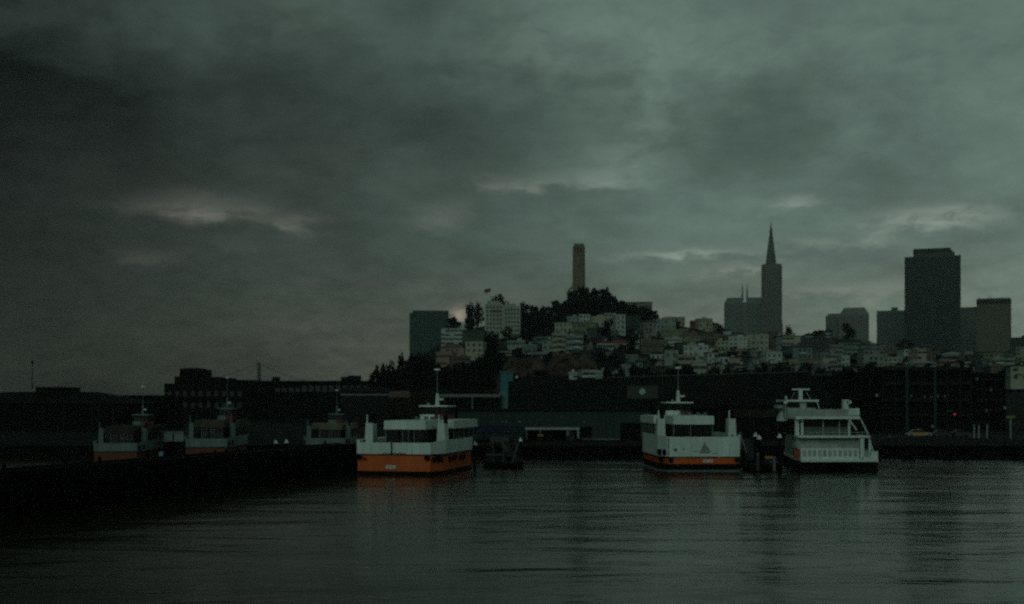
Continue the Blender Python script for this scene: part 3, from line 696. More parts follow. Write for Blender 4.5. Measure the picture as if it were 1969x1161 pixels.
for i in range(34):
    x = 1165 + i * 17 + rnd.uniform(-5, 5)
    if x > 1730: break
    hgt = 712 + 6 * sin(i * 1.3) if x < 1480 else 716 + 3 * sin(i)
    if 1440 < x < 1600: hgt += 0
    tree_px(x, hgt, 735, 30, f'dark tree, {ORD[i]} from left in the belt behind the long shed roof', G5, 1, D=425 + rnd.uniform(0, 25))
G6 = 'street trees left of the parking garage'
for q_, (x, yt, wd) in enumerate([(1612,718,46),(1640,712,50),(1668,708,50),(1690,714,40),(1625,735,50),(1655,738,54),(1684,742,40)]):
    tree_px(x, yt, 800, wd, f'large black street tree left of the garage, {ORD[q_]} from left in the back row' if q_ < 4 else f'lower black street tree left of the garage, {ORD[q_ - 4]} from left in the front row', G6, 1, D=300 + rnd.uniform(-8, 8))

# ------------------------------------------------------------------ waterfront buildings
def block(name, label, cat, x0, x1, yt, D, dp, m, roof='flat', rm=ROOFD, roof_px=0, zb=QZ, rz=0):
    s = D / F; cx = (x0 + x1) / 2; t = thing(name, label, cat, (XX(cx, D), D, zb), rz)
    hw = (x1 - x0) / 2 * s; zt = ZY(yt, D) - zb; rh = roof_px * s
    MB().box(-hw, hw, 0, dp, 0, zt).build('wall', m, t)
    if roof == 'flat':
        MB().box(-hw - .3, hw + .3, -.3, dp + .3, zt + .002, zt + .6).build('roof', rm, t)
    elif roof == 'gable':
        r = MB(); o = .6
        r.v += [(-hw - o, -o, zt), (hw + o, -o, zt), (hw + o, dp + o, zt), (-hw - o, dp + o, zt), (-hw - o, dp / 2, zt + rh), (hw + o, dp / 2, zt + rh)]
        r.f += [(0, 1, 5, 4), (2, 3, 4, 5), (0, 4, 3), (1, 2, 5), (0, 3, 2, 1)]
        r.build('roof', rm, t)
    elif roof == 'hip':
        r = MB(); o = .6; k = min(dp * .5, hw * .4)
        r.v += [(-hw - o, -o, zt), (hw + o, -o, zt), (hw + o, dp + o, zt), (-hw - o, dp + o, zt), (-hw + k, dp / 2, zt + rh), (hw - k * 1.4, dp / 2, zt + rh)]
        r.f += [(0, 1, 5, 4), (2, 3, 4, 5), (0, 4, 3), (1, 2, 5), (0, 3, 2, 1)]
        r.build('roof', rm, t)
    return t, s, hw, zt
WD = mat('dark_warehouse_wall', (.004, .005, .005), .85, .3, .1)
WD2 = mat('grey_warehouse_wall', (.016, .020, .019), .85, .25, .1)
# far left pier shed
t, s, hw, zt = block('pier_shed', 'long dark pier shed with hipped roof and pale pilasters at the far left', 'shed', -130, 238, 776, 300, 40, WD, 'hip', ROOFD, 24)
for i in range(26):
    x = -120 + i * 13.5
    b = 1 if x in () else 0
    MB().box((x - 54) * s - .18, (x - 54) * s + .18, -.16, 0, 1.2, 7.2).build('pilaster', WD2 if i in (15, 18, 22, 23, 25) else WD, t)
MB().box(-22 * s, 34 * s, 12, 24, zt + .5, ZY(744, 312) - QZ).build('monitor_roof', ROOFD, t)
t = thing('flagpole', 'thin bare flagpole standing on the roof of the far left pier shed', 'flagpole', P(62, 746, 312)); 
MB().rod((0, 0, 0), (0, 0, 7.4), .13, .07, 6).build('pole', DARKM, t); MB().rod((0, 0, 6.2), (0, 0, 7.2), .3, .22, 6).build('finial', DARKM, t)
t, s, hw, zt = block('pier_building', 'low dark pier building with blue-grey shutters left of the stepped block', 'building', 238, 314, 764, 330, 20, WD, 'flat')
for i in range(5):
    MB().box((-24 + i * 12) * s - .55, (-24 + i * 12) * s + .55, -.12, 0, 2.2, 6.4).build('shutter', mat('blue_grey_shutter', (.016, .025, .028), .7), t)
# stepped block
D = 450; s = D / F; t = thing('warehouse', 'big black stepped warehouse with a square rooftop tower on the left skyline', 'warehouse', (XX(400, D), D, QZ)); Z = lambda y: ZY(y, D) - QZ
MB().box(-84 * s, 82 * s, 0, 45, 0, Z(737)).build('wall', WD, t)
MB().box(-70 * s, -60 * s, 4, 30, Z(737), Z(723)).build('roof_step', WD, t); MB().box(-60 * s, -26 * s, 4, 26, Z(737), Z(708)).build('roof_tower', WD, t)
MB().box(-57 * s, -30 * s, 8, 20, Z(708), Z(706)).build('tower_cap', ROOFD, t)
MB().box(-26 * s, 14 * s, 5, 35, Z(737), Z(724)).build('roof_step', WD, t); MB().box(14 * s, 82 * s, 3, 40, Z(737), Z(730)).build('roof_step', WD, t)
for r_ in range(2):
    for i in range(10): MB().box((-78 + i * 15) * s, (-70 + i * 15) * s, -.12, 0, Z(762 + r_ * 22), Z(752 + r_ * 22)).build('window', mat('dim_window', (.004, .005, .005), .4), t)
MB().box(-78 * s, -45 * s, -.3, 0, Z(767), Z(765)).build('ledge', WD2, t)
MB().box(-84 * s, 60 * s, -.3, 0, Z(790), Z(788.5)).build('ledge', WD2, t)
# long low building
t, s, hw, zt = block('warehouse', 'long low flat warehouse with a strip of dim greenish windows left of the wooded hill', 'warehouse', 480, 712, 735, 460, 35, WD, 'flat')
for i in range(17):
    if i in (1, 2): continue
    MB().box(-hw + (10 + i * 13) * s, -hw + (19 + i * 13) * s, -.12, 0, ZY(753, 460) - QZ, ZY(741 if i > 6 else 746, 460) - QZ).build('window', mat('green_dim_glass', (.016, .025, .022), .4), t)
for xx in (520, 655, 668, 680): MB().box((xx - 596) * s - 1, (xx - 596) * s + 1.4, 8, 12, zt + .6, zt + 1.8 + (xx % 3) * .5).build('roof_vent', DARKM, t)
t, s, hw, zt = block('warehouse', 'small dark gabled warehouse below the left end of the wood', 'warehouse', 655, 760, 752, 400, 25, WD2, 'gable', ROOFD, 8)
MB().box(-hw, hw, -.15, 0, zt - 1.4, zt - .9).build('fascia', GREYM, t)
# tan building + colonnaded shed in the middle
t, s, hw, zt = block('warehouse', 'plain grey-brown warehouse behind the orange-hulled ferry wheelhouse', 'warehouse', 748, 865, 748, 380, 25, mat('grey_brown_wall', (.016, .016, .013), .85, .3, .1), 'flat')
MB().box(-hw, -hw + 40 * s, -.2, 0, zt - 2.6, zt - .6).build('signboard', mat('tan_board', (.10, .085, .065), .85), t)
t, s, hw, zt = block('market_shed', 'open shed with a pale roof edge and row of columns beside the teal building', 'shed', 845, 962, 762, 350, 20, WD, 'flat')
MB().box(-hw, hw, -.9, -.3, zt - .2, zt + .65).build('fascia', mat('pale_fascia', (.15, .17, .16), .8), t)
for i in range(14): MB().box(-hw + .3 + i * (2 * hw - .8) / 13, -hw + .65 + i * (2 * hw - .8) / 13, -.8, -.45, 0, zt - .2).build('column', GREYM if i == 7 else WD2, t)
t, s, hw, zt = block('teal_building', 'narrow bright teal building at the foot of the brown cliff', 'building', 962, 986, 717, 355, 12, mat('teal_paint', (.03, .15, .17), .7, .12, .2), 'flat', mat('teal_roof', (.05, .12, .12), .8))
MB().box(-hw - .3, hw + 1.3, -2, -.02, 0, ZY(754, 353) - QZ).build('annex', mat('pale_teal_paint', (.09, .19, .18), .7), t)
MB().box(-hw + .4, hw - .4, -.1, 0, 8.2, 9.2).build('window', HZ, t)
t = thing('street_lamp', 'lamp post with a pale head right of the teal building', 'street lamp', (XX(994, 340), 340, QZ)); MB().rod((0, 0, 0), (0, 0, ZY(726, 340) - QZ), .12, .08).build('pole', DARKM, t); MB().rod((0, 0, ZY(727, 340) - QZ), (0, 0, ZY(723, 340) - QZ), .35, .25, 8).build('lamp_head', WHITE, t)
# long quay shed with sloping roof seen end to end
D = 262; s = D / F; t = thing('long_shed', 'long dark quayside shed with broad sloping roof spanning the middle of the waterfront', 'shed', (XX(1295, D), D, QZ)); Z = lambda y: ZY(y, D) - QZ
hw = 310 * s
MB().box(-hw, hw, 0, 42, 0, Z(788)).build('wall', WD, t)
r = MB(); zr = ZY(733, 288) - QZ; zr2 = ZY(716, 288) - QZ
r.v += [(-hw - 1, -1, Z(788)), (hw + 1, -1, Z(782)), (hw + 1, 26, zr2), (-hw - 1, 26, zr), (-hw - 1, 43, Z(780)), (hw + 1, 43, Z(775)), (-hw - 1, -1, Z(790)), (hw + 1, -1, Z(784))]
r.f += [(0, 1, 2, 3), (3, 2, 5, 4), (6, 7, 1, 0), (0, 3, 4), (1, 5, 2)]
r.build('roof', ROOFD, t)
mb = MB()
a = Vector((-hw - 1, 26, zr + .15)); b = Vector((hw + 1, 26, zr2 + .15)); p0 = a.lerp(b, .33)
mb.rod(p0, b, .22, .22, 5); mb.build('ridge_cap', mat('ridge_metal', (.05, .065, .06), .7), t)
for i in range(24):
    f_ = (i + .5) / 24; x_ = -hw + 2 * hw * f_
    MB().rod((x_, -.9, Z(787 - 5 * f_) + .1), (x_, 25.5, zr + (zr2 - zr) * f_ + .1), .09, .09, 4).build('roof_seam', mat('seam', (.010, .012, .011), .8), t)
# sign panel with round white emblem on the roof
D2 = 258; t = thing('roof_sign', 'grey rectangular roof sign with a round pale disc above the middle ferry', 'sign', (XX(1237.5, D2), D2 + 2, 0)); s2 = D2 / F
MB().box(-29.5 * s2, 29.5 * s2, 0, .5, ZY(766, D2), ZY(741, D2)).build('panel', mat('sign_grey', (.055, .065, .055), .8, .1, .3), t)
MB().rod((-.6 * s2, -.12, ZY(752.5, D2)), (-.6 * s2, -.01, ZY(752.5, D2)), 6 * s2, 6 * s2, 20).build('disc', mat('sign_disc', (.34, .42, .39), .6), t)
for xx in (-24, 0, 24): MB().box(xx * s2 - .1, xx * s2 + .1, .5, .8, ZY(790, D2), ZY(742, D2)).build('strut', DARKM, t)
# front shed (pale green-grey wall) with openings
D = 228; s = D / F; xa, xb = 880, 1252; t = thing('ferry_terminal', 'low green-grey terminal shed with a white framed entrance between the two orange ferries', 'terminal', (XX(1066, D), D, QZ)); Z = lambda y: ZY(y, D) - QZ
X = lambda x: (x - 1066) * s
ops = [(1012, 1112, 822), (1116, 1138, 821), (1193, 1232, 813)]
segs = [(880, 1012), (1112, 1116), (1138, 1193), (1232, 1252)]
n_ = 0
for (a, b) in segs:
    k = max(1, round((b - a) / 14))
    for i in range(k):
        p = a + (b - a) * i / k; q_ = a + (b - a) * (i + 1) / k
        MB().box(X(p) + .02, X(q_) - .02, -.0, .25, 0, Z(789)).build('wall_panel', SHEDW, t)
for (a, b, yy) in ops: MB().box(X(a), X(b), .003, .25, Z(yy), Z(789)).build('wall_panel', SHEDW, t)
MB().box(X(880), X(1252), .3, 22, 0, Z(789) - .05).build('shed_core', WD, t)
MB().box(X(878), X(1254), -.6, 22.5, Z(789) + .002, Z(786.5)).build('roof', mat('terminal_roof', (.008, .01, .009), .8), t)
fr = thing  # white entrance frame
FR = mat('frame_white', (.26, .33, .31), .6, .1, .4)
MB().box(X(1010), X(1114), -.8, -.002, Z(826), Z(821.5)).build('entrance_lintel', FR, t)
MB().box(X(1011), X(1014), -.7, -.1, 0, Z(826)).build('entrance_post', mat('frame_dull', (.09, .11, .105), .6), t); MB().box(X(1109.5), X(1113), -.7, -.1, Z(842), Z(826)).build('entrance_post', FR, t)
MB().box(X(1140), X(1192), -.5, -.02, Z(846), Z(843.5)).build('ledge', GREYM, t)
MB().box(X(1118), X(1180), -.25, -.02, 0, .35).build('skirting', mat('faint_skirting', (.07, .08, .075), .8), t)
for xx in (965, 972, 997, 1000, 1122): MB().box(X(xx), X(xx + 3), -.2, -.02, Z(813), Z(809.5)).build('wall_lamp', GREYM, t)
# kiosk things seen in the entrance
t = thing('fruit_stall', 'small stall with orange and yellow goods inside the white framed entrance', 'stall', (XX(1038, 226), 225.5, QZ)); s2 = 226 / F
MB().box(-6 * s2, 7 * s2, -.4, .4, 0, .7).build('counter', DARKM, t)
for i, (c, xx) in enumerate((((.45, .14, .02), -4), ((.35, .2, .03), 0), ((.28, .2, .03), 3.4))): MB().box(xx * s2, (xx + 3.2) * s2, -.35, .3, .7, 1.15, .05, .05).build('goods_crate', mat('goods%d' % i, c, .7), t)
MB().box(-1 * s2, 2 * s2, .1, .3, 1.15, 2.0).build('green_placard', mat('placard', (.05, .16, .10), .7), t)
t = thing('vending_booth', 'grey booth with a small dark red header at the right side of the entrance', 'booth', (XX(1098, 226), 225.4, QZ))
MB().box(-10 * s2, 6 * s2, -.4, .3, 0, Z(830)).build('booth_body', mat('booth', (.035, .04, .04), .8), t); MB().box(-8 * s2, 1 * s2, -.46, -.41, Z(829), Z(826.2)).build('header', mat('booth_red', (.16, .02, .025), .7), t)
MB().box(-9 * s2, -4 * s2, -.46, -.41, .9, 1.8).build('hatch', GREYM, t)
# navy canopy
t = thing('awning', 'long navy canvas canopy on posts right of the left orange ferry', 'awning', (XX(950, 214), 214, QZ)); s2 = 214 / F
mb = MB(); mb.v += [(-62 * s2, 0, ZY(831, 214) - QZ), (60 * s2, 0, ZY(831, 214) - QZ), (60 * s2, 8, ZY(819, 222) - QZ), (-62 * s2, 8, ZY(819, 222) - QZ), (-62 * s2, 0, ZY(833.5, 214) - QZ), (60 * s2, 0, ZY(833.5, 214) - QZ), (60 * s2, 8, ZY(822, 222) - QZ), (-62 * s2, 8, ZY(822, 222) - QZ)]
mb.f += [(0, 1, 2, 3), (4, 5, 1, 0), (7, 6, 5, 4), (3, 2, 6, 7), (0, 3, 7, 4), (1, 5, 6, 2)]; mb.build('canopy', NAVY, t)
for i in range(7): MB().rod(((-58 + i * 19) * s2, .3, 0), ((-58 + i * 19) * s2, .3, ZY(834, 214) - QZ), .06).build('post', DARKM, t)
# shed strip right of middle ferry
D = 240; s = D / F; t, s, hw, zt = block('waterfront_shed', 'low brown-grey waterfront shed behind the white ferry', 'shed', 1408, 1600, 785, 236, 18, mat('brown_grey_cladding', (.03, .030, .024), .85, .25, .15), 'flat', ROOFD)
MB().box(-hw, hw, -.15, 0, 0, zt - 1.8).build('dark_base', WD, t)
for i in range(8): MB().box(-hw + 1 + i * 2.4, -hw + 2.6 + i * 2.4, -.22, -.151, .4, zt - 2.3).build('shed_door', DARKM, t)
# elevated deck frame behind the shed, right
D = 330; t = thing('elevated_deck', 'pale steel posts carrying a thin elevated deck above the shed roof left of the garage', 'elevated deck', (XX(1520, D), D, QZ)); s = D / F; Z = lambda y: ZY(y, D) - QZ
MB().box(-75 * s, 80 * s, 0, 6, Z(722), Z(718)).build('deck_beam', mat('deck_steel', (.045, .055, .052), .8), t); MB().box(-20 * s, 50 * s, .5, 5.5, Z(745), Z(742)).build('deck_beam', mat('deck_steel', (.05, .06, .055), .8), t)
for xx in (-75, -12, 27): MB().box(xx * s - .22, xx * s + .22, -.3, .1, 0, Z(722)).build('post', mat('post_pale', (.07, .09, .085), .8), t)
# parking garage
D = 300; s = D / F; t = thing('parking_garage', 'dark open multi-storey parking garage with pale columns behind the taxi', 'parking garage', (XX(1790, D), D, QZ)); Z = lambda y: ZY(y, D) - QZ; X = lambda x: (x - 1790) * s
SL = mat('garage_slab', (.018, .022, .021), .85, .25, .2); CLm = mat('garage_column', (.035, .05, .045), .85, .2, .3)
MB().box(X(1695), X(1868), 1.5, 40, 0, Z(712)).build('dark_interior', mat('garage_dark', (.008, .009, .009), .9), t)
for (ya, yb_) in ((712, 705), (740, 734), (772, 767), (800, 796)):
    MB().box(X(1693), X(1870), -.3, 1.6, Z(ya), Z(yb_)).build('floor_slab', SL, t)
for i, x in enumerate((1697, 1720, 1743, 1770, 1797, 1820, 1845, 1866)):
    MB().box(X(x) - (.32 if i in (2, 4) else .2), X(x) + (.32 if i in (2, 4) else .2), -.5, .0, 0, Z(707)).build('column', CLm if i in (2, 4) else WD2, t)
for i in range(26):
    if i % 5 == 3: continue
    x = 1752 + i * 4.3; MB().box(X(x) - .16, X(x) + .16, -.1, .2, Z(765), Z(758 + (i * 7) % 4)).build('parked_car_glint', WD2 if i % 3 else GREYM, t) if x < 1840 and x not in (1797,) else None
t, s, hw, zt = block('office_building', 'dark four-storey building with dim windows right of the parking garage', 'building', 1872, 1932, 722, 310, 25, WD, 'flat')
for r_ in range(4):
    for i in range(6): MB().box(-hw + (4 + i * 9) * s, -hw + (9 + i * 9) * s, -.12, 0, zt - (10 + r_ * 20) * s, zt - (4 + r_ * 20) * s).build('window', mat('dim_window', (.03, .036, .036), .4) if (r_ * 5 + i * 3) % 7 else mat('lit_dull_window', (.10, .12, .115), .5), t)
t, s, hw, zt = block('office_building', 'pale low building half cut off at the right edge behind the kiosk', 'building', 1934, 2060, 752, 330, 20, mat('dull_pale_wall', (.03, .036, .032), .85, .3, .2), 'flat')
for i in range(6): MB().box(-hw + (3 + i * 10) * s, -hw + (8 + i * 10) * s, -.12, 0, zt - 4, zt - 2).build('window', HZ, t)

# ------------------------------------------------------------------ quayside furniture, right
def lamp(x, yt, D, label, yb=None, head=WHITE, r=.3):
    t = thing('street_lamp', label, 'street lamp', (XX(x, D), D, QZ)); h_ = ZY(yt, D) - QZ
    MB().rod((0, 0, 0), (0, 0, h_ - .3), .09, .06).build('pole', DARKM, t); MB().rod((0, 0, h_ - .3), (0, 0, h_ + .2), r, r * .8, 8).build('lamp_head', head, t)
DIM = mat('dim_white', (.26, .28, .26), .6)
lamp(1686, 759, 240, 'tall lamp post with a pale globe right of the white ferry', head=DIM, r=.32)
lamp(1932, 783, 240, 'lamp post with a pale globe in front of the far right building', head=DIM, r=.3)
lamp(1793, 819, 241, 'short lamp post with a white head just right of the yellow taxi', head=DIM, r=.2)
lamp(1710, 838, 215, 'low light post on the quay right of the white ferry', head=mat('dimmer', (.12, .12, .12), .6), r=.18)
t = thing('traffic_light', 'traffic signal showing a red light above the quay road', 'traffic light', (XX(1835, 240), 240, QZ))
h_ = ZY(796, 240) - QZ
MB().rod((0, 0, 0), (0, 0, h_ + .9), .09, .07).build('pole', DARKM, t); MB().box(-.24, .24, -.2, .15, h_ - .75, h_ + .4).build('signal_head', DARKM, t)
MB().rod((0, -.26, h_), (0, -.2, h_), .24, .24, 12).build('red_lamp', mat('red_signal', (.4, .01, .02), .5, emit=((1, .03, .06), .22)), t)
MB().box(-1.6, -.3, -.08, 0, h_ + .5, h_ + .75).build('street_sign', mat('green_sign', (.02, .09, .07), .6), t)
t = thing('kiosk', 'row of pale posts of an open kiosk right of the parked cars', 'kiosk', (XX(1886, 238), 238, QZ)); s2 = 238 / F
for i, (xx, m_) in enumerate(((-13, GREYM), (-4, GREYM), (12, GREYM), (16, WD2))): MB().box(xx * s2 - .13, xx * s2 + .13, -.1, .15, 0, ZY(815, 238) - QZ).build('post', mat('kiosk_post', (.20, .26, .24), .7) if i < 3 else m_, t)
MB().box(-16 * s2, 18 * s2, -.3, 3, ZY(815, 238) - QZ, ZY(812, 238) - QZ).build('roof', WD2, t)
t = thing('post_sign', 'tall pale post carrying a dull yellow board near the right edge', 'sign', (XX(1943, 238), 238, QZ))
MB().box(-.13, .13, -.1, .1, 0, ZY(806, 238) - QZ).build('post', mat('kiosk_post', (.2, .26, .24)), t); MB().box(-.9, .9, -.16, -.1, ZY(804, 238) - QZ, ZY(799, 238) - QZ).build('board', mat('yellow_board', (.20, .17, .04), .7), t)

def car(label, x, yb_, D, cm, cm2=None, taxi=False, L=4.6):
    t = thing('car', label, 'car', (XX(x, D), D, QZ + .01), 0)
    pr = [(-L / 2, .35), (-L / 2 + .05, .78), (-L / 2 + .75, .92), (L / 2 - .95, .9), (L / 2 - .1, .72), (L / 2, .38)]
    def side(pts, y0, y1, ty=0):
        mb = MB(); n = len(pts); mb.v += [(p[0], y0 + (ty if p[1] > 1.1 else 0), p[1]) for p in pts] + [(p[0], y1 - (ty if p[1] > 1.1 else 0), p[1]) for p in pts]
        mb.f += [tuple(range(n)), tuple(range(2 * n - 1, n - 1, -1))] + [(k, k + n, (k + 1) % n + n, (k + 1) % n) for k in range(n)]
        return mb
    a, b = -L / 2, L / 2
    side([(a, .35)] + pr[1:5] + [(b, .38), (b - .2, .28), (a + .2, .28)], -.88, .88).build('body', cm2 or cm, t)
    side([(a + .6, .915), (a + 1.25, 1.38), (b - 2.0, 1.42), (b - 1.1, .905)], -.78, .78, .12).build('cabin_glass', GLASS, t)
    side([(a + 1.2, 1.385), (a + 1.35, 1.46), (b - 2.1, 1.48), (b - 1.95, 1.42)], -.68, .68).build('roof', cm, t)
    for yy in (-.885, .885): MB().box(-1.15, 1.0, min(yy, yy * 1.01), max(yy, yy * 1.01), .38, .86).build('door', cm, t)
    for xx in (a + .85, b - .95):
        for yy in (-.78, .78):
            wh = MB().rod((xx, yy - .12, .32), (xx, yy + .12, .32), .32, .32, 14).build('tyre', DARKM, t); MB().rod((xx, yy - .13, .32), (xx, yy + .13, .32), .18, .18, 10).build('rim', GREYM, wh)
    MB().box(b - .06, b + .01, -.75, -.45, .55, .7).build('headlight', DIM, t); MB().box(a - .01, a + .06, -.75, -.45, .55, .72).build('tail_light', REDP, t)
    if taxi: MB().box(-.35, .15, -.12, .12, 1.5, 1.66).build('roof_light', DIM, t)
    return t
YEL = mat('taxi_yellow', (.42, .22, .03), .4, .1, .5)
car('yellow and white taxi parked on the quay in front of the garage', 1767, 838, 249, YEL, mat('taxi_white', (.30, .32, .25), .4, .1, .5), True, L=5.3)
car('dull dark grey car parked just right of the yellow taxi', 1812, 838, 250, mat('car_grey', (.045, .05, .05), .4))
car('dull dark car, second to the right of the yellow taxi', 1848, 838, 250, mat('car_dark', (.06, .06, .058), .4))
# guard rail along the right quay
t = thing('railing', 'low dark guard rail along the edge of the right quay', 'railing', (0, QY + .6, QZ))
for i in range(26): MB().box(62 + i * 1.5 - .05, 62 + i * 1.5 + .05, -.05, .05, 0, 1.05).build('rail_post', WD2, t)
MB().box(62, 100, -.06, .06, 1.06, 1.13).build('top_rail', WD2, t); MB().box(62, 100, -.04, .04, .5, .56).build('mid_rail', WD2, t)
# floats on the water
fm = MB().rod((-.16, 0, 0), (.16, 0, 0), .14, .14, 8).mesh('float', mat('float_grey', (.13, .15, .14), .7)); fm2 = MB().rod((-.14, 0, 0), (.14, 0, 0), .10, .10, 8).mesh('float_small', mat('dull_float', (.05, .055, .052), .6))
def floats(xa, xb, y, n, label, group, me, skip=()):
    for i in range(n):
        if i in skip: continue
        D = 9 * F / (y + (i / n) * (5 if xa > 1600 else 0) - HY); x = xa + (xb - xa) * i / (n - 1) + random.uniform(-1, 1)
        tag(link('float', me, None, (XX(x, D), D, .05), (0, 0, random.uniform(-.5, .5))), label, 'float', group)
floats(1699, 1962, 885, 34, 'small pale float of the boom line below the right quay', 'boom floats below the right quay', fm, (5, 6, 7, 15, 16, 17, 20))
floats(1094, 1196, 896, 13, 'tiny dull float of the line in front of the terminal shed', 'boom floats in front of the terminal', fm2, (2, 5))

# ------------------------------------------------------------------ left wooden pier
t = thing('wooden_pier', 'black timber breakwater pier running from the left edge towards the left orange ferry', 'pier')
A = Vector((-60.2, 36.2, 0)); B = Vector((-23.6, 163, 0)); dd = (B - A); L = dd.length; dn = dd.normalized(); nn = Vector((dn.y, -dn.x, 0))
t.location = A; t.rotation_euler = (0, 0, atan2(dd.y, dd.x))
MB().box(0, L, -3.6, -.2, 3.2, 3.45).build('deck', WOODD, t)
for yy in (0.0, -3.8): MB().box(0, L, yy - .15, yy + .15, 2.95, 3.6).build('edge_beam', WOODD, t)
bm_ = MB().box(-2, 2, -.06, .06, -.22, .22).mesh('fascia_plank', WOODD); n = int(L / 4.05)
for i in range(n):
    for k in range(4): link('fascia_plank', bm_, t, (2.1 + i * 4.05 + random.uniform(-.05, .05), -4.02 - random.uniform(0, .05), 2.6 - k * .52 + random.uniform(-.02, .02)))
pm2 = MB().rod((0, 0, -1), (0, 0, 3.8), .2, .17, 8).mesh('pile', WOODD)
for i in range(int(L / 2.6)):
    for yy in (-4.3, .4): link('pile', pm2, t, (1 + i * 2.6, yy, random.uniform(-.5, .25)), (random.uniform(-.02, .02), random.uniform(-.02, .02), 0))
bk = MB().box(-.02, L, -3.5, -.3, .1, 3.15); bk.build('under_deck_bracing', WOODD, t)

# piles with white conical caps
PM = MB().rod((0, 0, -1.5), (0, 0, 0), .2, .18, 8); PM = PM.mesh('pile_shaft', WOODD)
CM = MB().rod((0, 0, 0), (0, 0, .58), .38, .05, 12).mesh('pile_cap', mat('cap_white', (.52, .64, .60), .5, .08))
def pile(x, y, D, label, g='mooring piles with white cone caps'):
    t = thing('mooring_pile', label, 'pile', (XX(x, D), D, 0), 0, g); z = ZY(y + 4, D)
    link('shaft', PM, t, (0, 0, z), (0, 0, 0), (1, 1, (z + 1.2) / 1.5 if z > 0 else 1)); link('cap', CM, t, (0, 0, z - .02))
for a in [(913, 851, 168, 'mooring pile with white cone cap right at the bow of the left orange ferry'), (951, 845, 178, 'white-capped mooring pile left of the gangway frames'), (1001, 844, 180, 'white-capped mooring pile right of the gangway frames'),
          (1453, 835, 166, 'upper left of the two close white-capped piles between the ferries'), (1460, 840, 160, 'lower right of the two close white-capped piles between the ferries'), (1499, 837, 160, 'white-capped pile touching the left of the white ferry'),
          (530, 848, 190, 'left of the two white-capped piles standing far off left of the left orange ferry'), (551, 847, 190, 'right of the two white-capped piles standing far off left of the left orange ferry')]: pile(*a)

# gangways and floating docks between ferries
def gangway(x0, x1, D0_, D1_, z0, z1, label, m=GREYM):
    a = Vector((XX(x0, D0_), D0_, z0)); b = Vector((XX(x1, D1_), D1_, z1)); t = thing('gangway', label, 'gangway', a); d = b - a; n = d.cross(Vector((0, 0, 1))).normalized() * .8
    fl = MB()
    fl.v += [tuple(-n), tuple(n), tuple(d + n), tuple(d - n)] + [tuple(Vector(v) - Vector((0, 0, .2))) for v in (-n, n, d + n, d - n)]
    fl.f += [(0, 1, 2, 3), (7, 6, 5, 4), (0, 4, 5, 1), (1, 5, 6, 2), (2, 6, 7, 3), (3, 7, 4, 0)]
    fl.build('walkway', DARKM, t)
    for sg in (-1, 1):
        r = MB().rod(n * sg + Vector((0, 0, 1)), d + n * sg + Vector((0, 0, 1)), .07, .07, 5).build('handrail', m if sg < 0 else DARKM, t)
        for k in range(5): MB().rod(n * sg + d * k / 4, n * sg + d * k / 4 + Vector((0, 0, 1)), .04, .04, 4).build('stanchion', DARKM, r)
gangway(1447, 1432, 165, 196, 1.2, 3.2, 'gangway with pale handrail sloping down right beside the middle ferry', mat('rail_pale', (.20, .24, .22), .6))
gangway(985, 968, 172, 197, 1.3, 2.4, 'dim gangway between the left orange ferry and the terminal', mat('rail_dim', (.07, .085, .08), .6))
t = thing('floating_dock', 'dark floating dock with pale bollards and an orange bumper between the middle and white ferries', 'dock', (XX(1470, 158), 157, 0))
MB().box(-2.2, 2.2, 0, 22, .1, .9).build('deck', WOODD, t); MB().box(-1.3, -.95, -.25, 0, .1, 2.15).build('fender_post', mat('dim_post', (.05, .06, .055), .8), t)
MB().box(.85, 1.2, -.25, 0, .1, 2.0).build('fender_post', mat('dim_post2', (.10, .12, .115), .8), t); MB().box(-.15, .82, -.3, .3, 1.7, 2.05).build('bumper', mat('orange_bumper', (.30, .15, .04), .7), t)
MB().box(-1.3, -1.0, -.3, -.26, 2.16, 2.5).build('post_cap', mat('orange_cap', (.18, .10, .05), .7), t)
t = thing('floating_dock', 'dim floating dock with two upright frames between the left ferry and the terminal', 'dock', (XX(965, 166), 166, 0))
MB().box(-2.5, 3, 0, 24, .1, .8).build('deck', WOODD, t); FD = mat('frame_dim', (.05, .062, .058), .8)
for xx in (-1.2, 0.2, 1.9): MB().box(xx - .1, xx + .1, -.1, .1, .8, 4.0).build('frame_post', FD, t)
MB().box(-1.6, 1.0, -.12, -.101, 3.6, 4.4).build('frame_board', FD, t); MB().box(-2.2, .4, -.12, -.101, 1.7, 2.0).build('frame_bar', FD, t)
t = thing('stair_frame', 'pale little handrail post right of the frames on the dock', 'railing', (XX(985, 166), 165.5, 0)); MB().rod((0, 0, .8), (.9, 0, 3.6), .08, .08, 5).build('rail', mat('frame_dim2', (.09, .11, .10), .8), t); MB().box(-.2, .2, -.2, .2, .7, 1.1).build('foot', FD, t)

